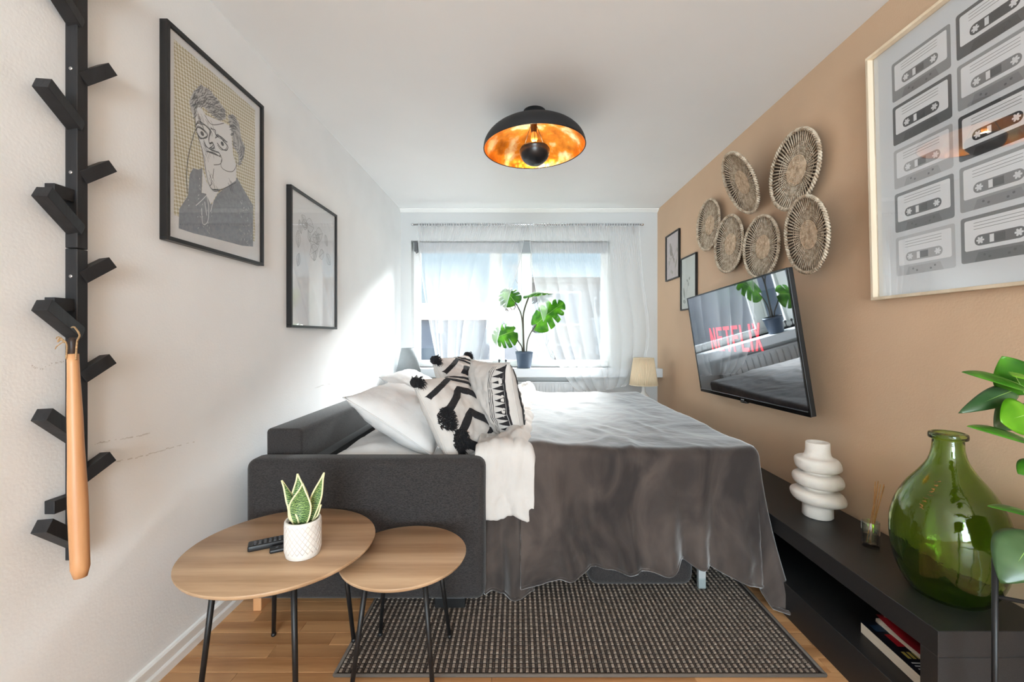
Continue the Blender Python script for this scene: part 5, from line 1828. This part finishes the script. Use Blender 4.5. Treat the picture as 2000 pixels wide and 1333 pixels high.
stalk([pot_top + Vector((0.02, 0, 0)), W(1030, 668, 4.35), W(1037, 650, 4.32), bC], 0.006)
stalk([pot_top + Vector((-0.02, 0, 0)), W(1019, 678, 4.36), W(1011, 665, 4.35), bD], 0.006)

# ------------------------------------------------------------------ coat rack on the left wall
PXf, PY0, PY1 = -1.190, 1.149, 1.179
t = thing('coat_rack', 'tall black wooden wall coat rack with slanted square pegs', 'coat rack', (XL + 0.017, 1.164, 0.56))
zj = EYE - (485 - 658) / FOC * PY0
zb_ = EYE - (1096 - 658) / FOC * PY0
G().box(XL, PXf, PY0, PY1, zb_, zj - 0.001, 0.0015, 1).done('post', M_BLACKWOOD, t)
G().box(XL, PXf, PY0, PY1, zj + 0.001, 2.36, 0.0015, 1).done('post', M_BLACKWOOD, t)
def zpx(py, Y):
    return EYE - (py - 658) / FOC * Y
xm = (XL + PXf) / 2
# pegs reaching towards the camera, rising
for tip, root in ((-60, 40), (163, 243), (376, 448), (598, 652), (812, 858), (1030, 1062)):
    p0 = Vector((PXf - 0.014, PY0 + 0.012, zpx(root, PY0)))
    p1 = Vector((-1.180, 1.055, zpx(tip - 2, 1.055)))
    G().obox(p0, p1, 0.033, 0.033, (1, 0, 0.2), 0.001).done('peg', M_BLACKWOOD, t)
# pegs reaching towards the window, rising
for tip, root in ((-50, -22), (139, 162), (328, 352), (516, 545), (704, 738), (894, 932)):
    p0 = Vector((xm + 0.002, PY1 - 0.012, zpx(root, PY1)))
    p1 = Vector((-1.196, 1.243, zpx(tip - 2, 1.243)))
    G().obox(p0, p1, 0.033, 0.036, (1, 0, 0.2), 0.001).done('peg', M_BLACKWOOD, t)
# short level pegs close to the wall
for yv in (376, 595, 986):
    z = zpx(yv, 1.12)
    G().box(XL + 0.001, XL + 0.027, 1.098, PY0 + 0.002, z - 0.017, z + 0.017, 0.001, 1).done('peg', M_BLACKWOOD, t)
for yv in (134, 337, 540):
    z = zpx(yv, PY0)
    g1 = G(); g1.tube([(xm, PY0 + 0.001, z), (xm, PY0 - 0.0018, z)], [0.0052, 0.0045], 14); g1.box(xm - 0.003, xm + 0.003, PY0 - 0.0024, PY0 - 0.0015, z - 0.0008, z + 0.0008)
    g1.done('screw', M_CHROME, t)
# shoehorn
YS = 1.085
top, bot = W(133, 692, YS), W(148, 1128, YS - 0.02)
top.x += 0.012; bot.x += 0.012
t = thing('shoehorn', 'long beech shoehorn hanging from the coat rack on twine', 'shoehorn', top)
pts, rs = [], []
for k in range(25):
    q = k / 24
    pts.append(top.lerp(bot, q)); rs.append(interp([(0, 0.0115), (0.35, 0.0155), (0.7, 0.0195), (0.96, 0.0185), (1.0, 0.013)], q))
G().tube(pts, rs, 18).done('handle', M_BEECH, t)
d = (top - bot).normalized()
G().tube([top - d * 0.012, top + d * 0.03, top + d * 0.042], [0.0085, 0.0085, 0.006], 12).done('dark_neck', mat('dark_neck_wood', (52, 40, 34), 0.5), t)
gg = G()
M_TWINE = mat('jute_twine', (176, 140, 100), 0.9, var=0.25, vscale=200, bump=0.6, bscale=400)
pegp = Vector((PXf - 0.004, 1.125, zpx(640, 1.125)))
gg.tube(catmull([top + Vector((0.012, -0.004, -0.015)), top + Vector((0.016, -0.005, 0.03)), W(146, 655, 1.07) + Vector((0.012, 0, 0)), W(146, 640, 1.09), W(140, 640, 1.12)], 6), 0.0022, 6)
gg.tube(catmull([top + Vector((-0.004, -0.012, -0.012)), W(130, 672, 1.07), W(120, 664, 1.07), W(113, 668, 1.07), W(118, 660, 1.07), W(126, 670, 1.07)], 6), 0.0018, 6)
gg.tube(catmull([W(124, 668, 1.07), W(112, 676, 1.075), W(108, 682, 1.08)], 4), 0.0012, 5)
gg.tube(catmull([W(124, 664, 1.07), W(114, 658, 1.075), W(110, 662, 1.08)], 4), 0.0012, 5)
gg.done('twine', M_TWINE, t)
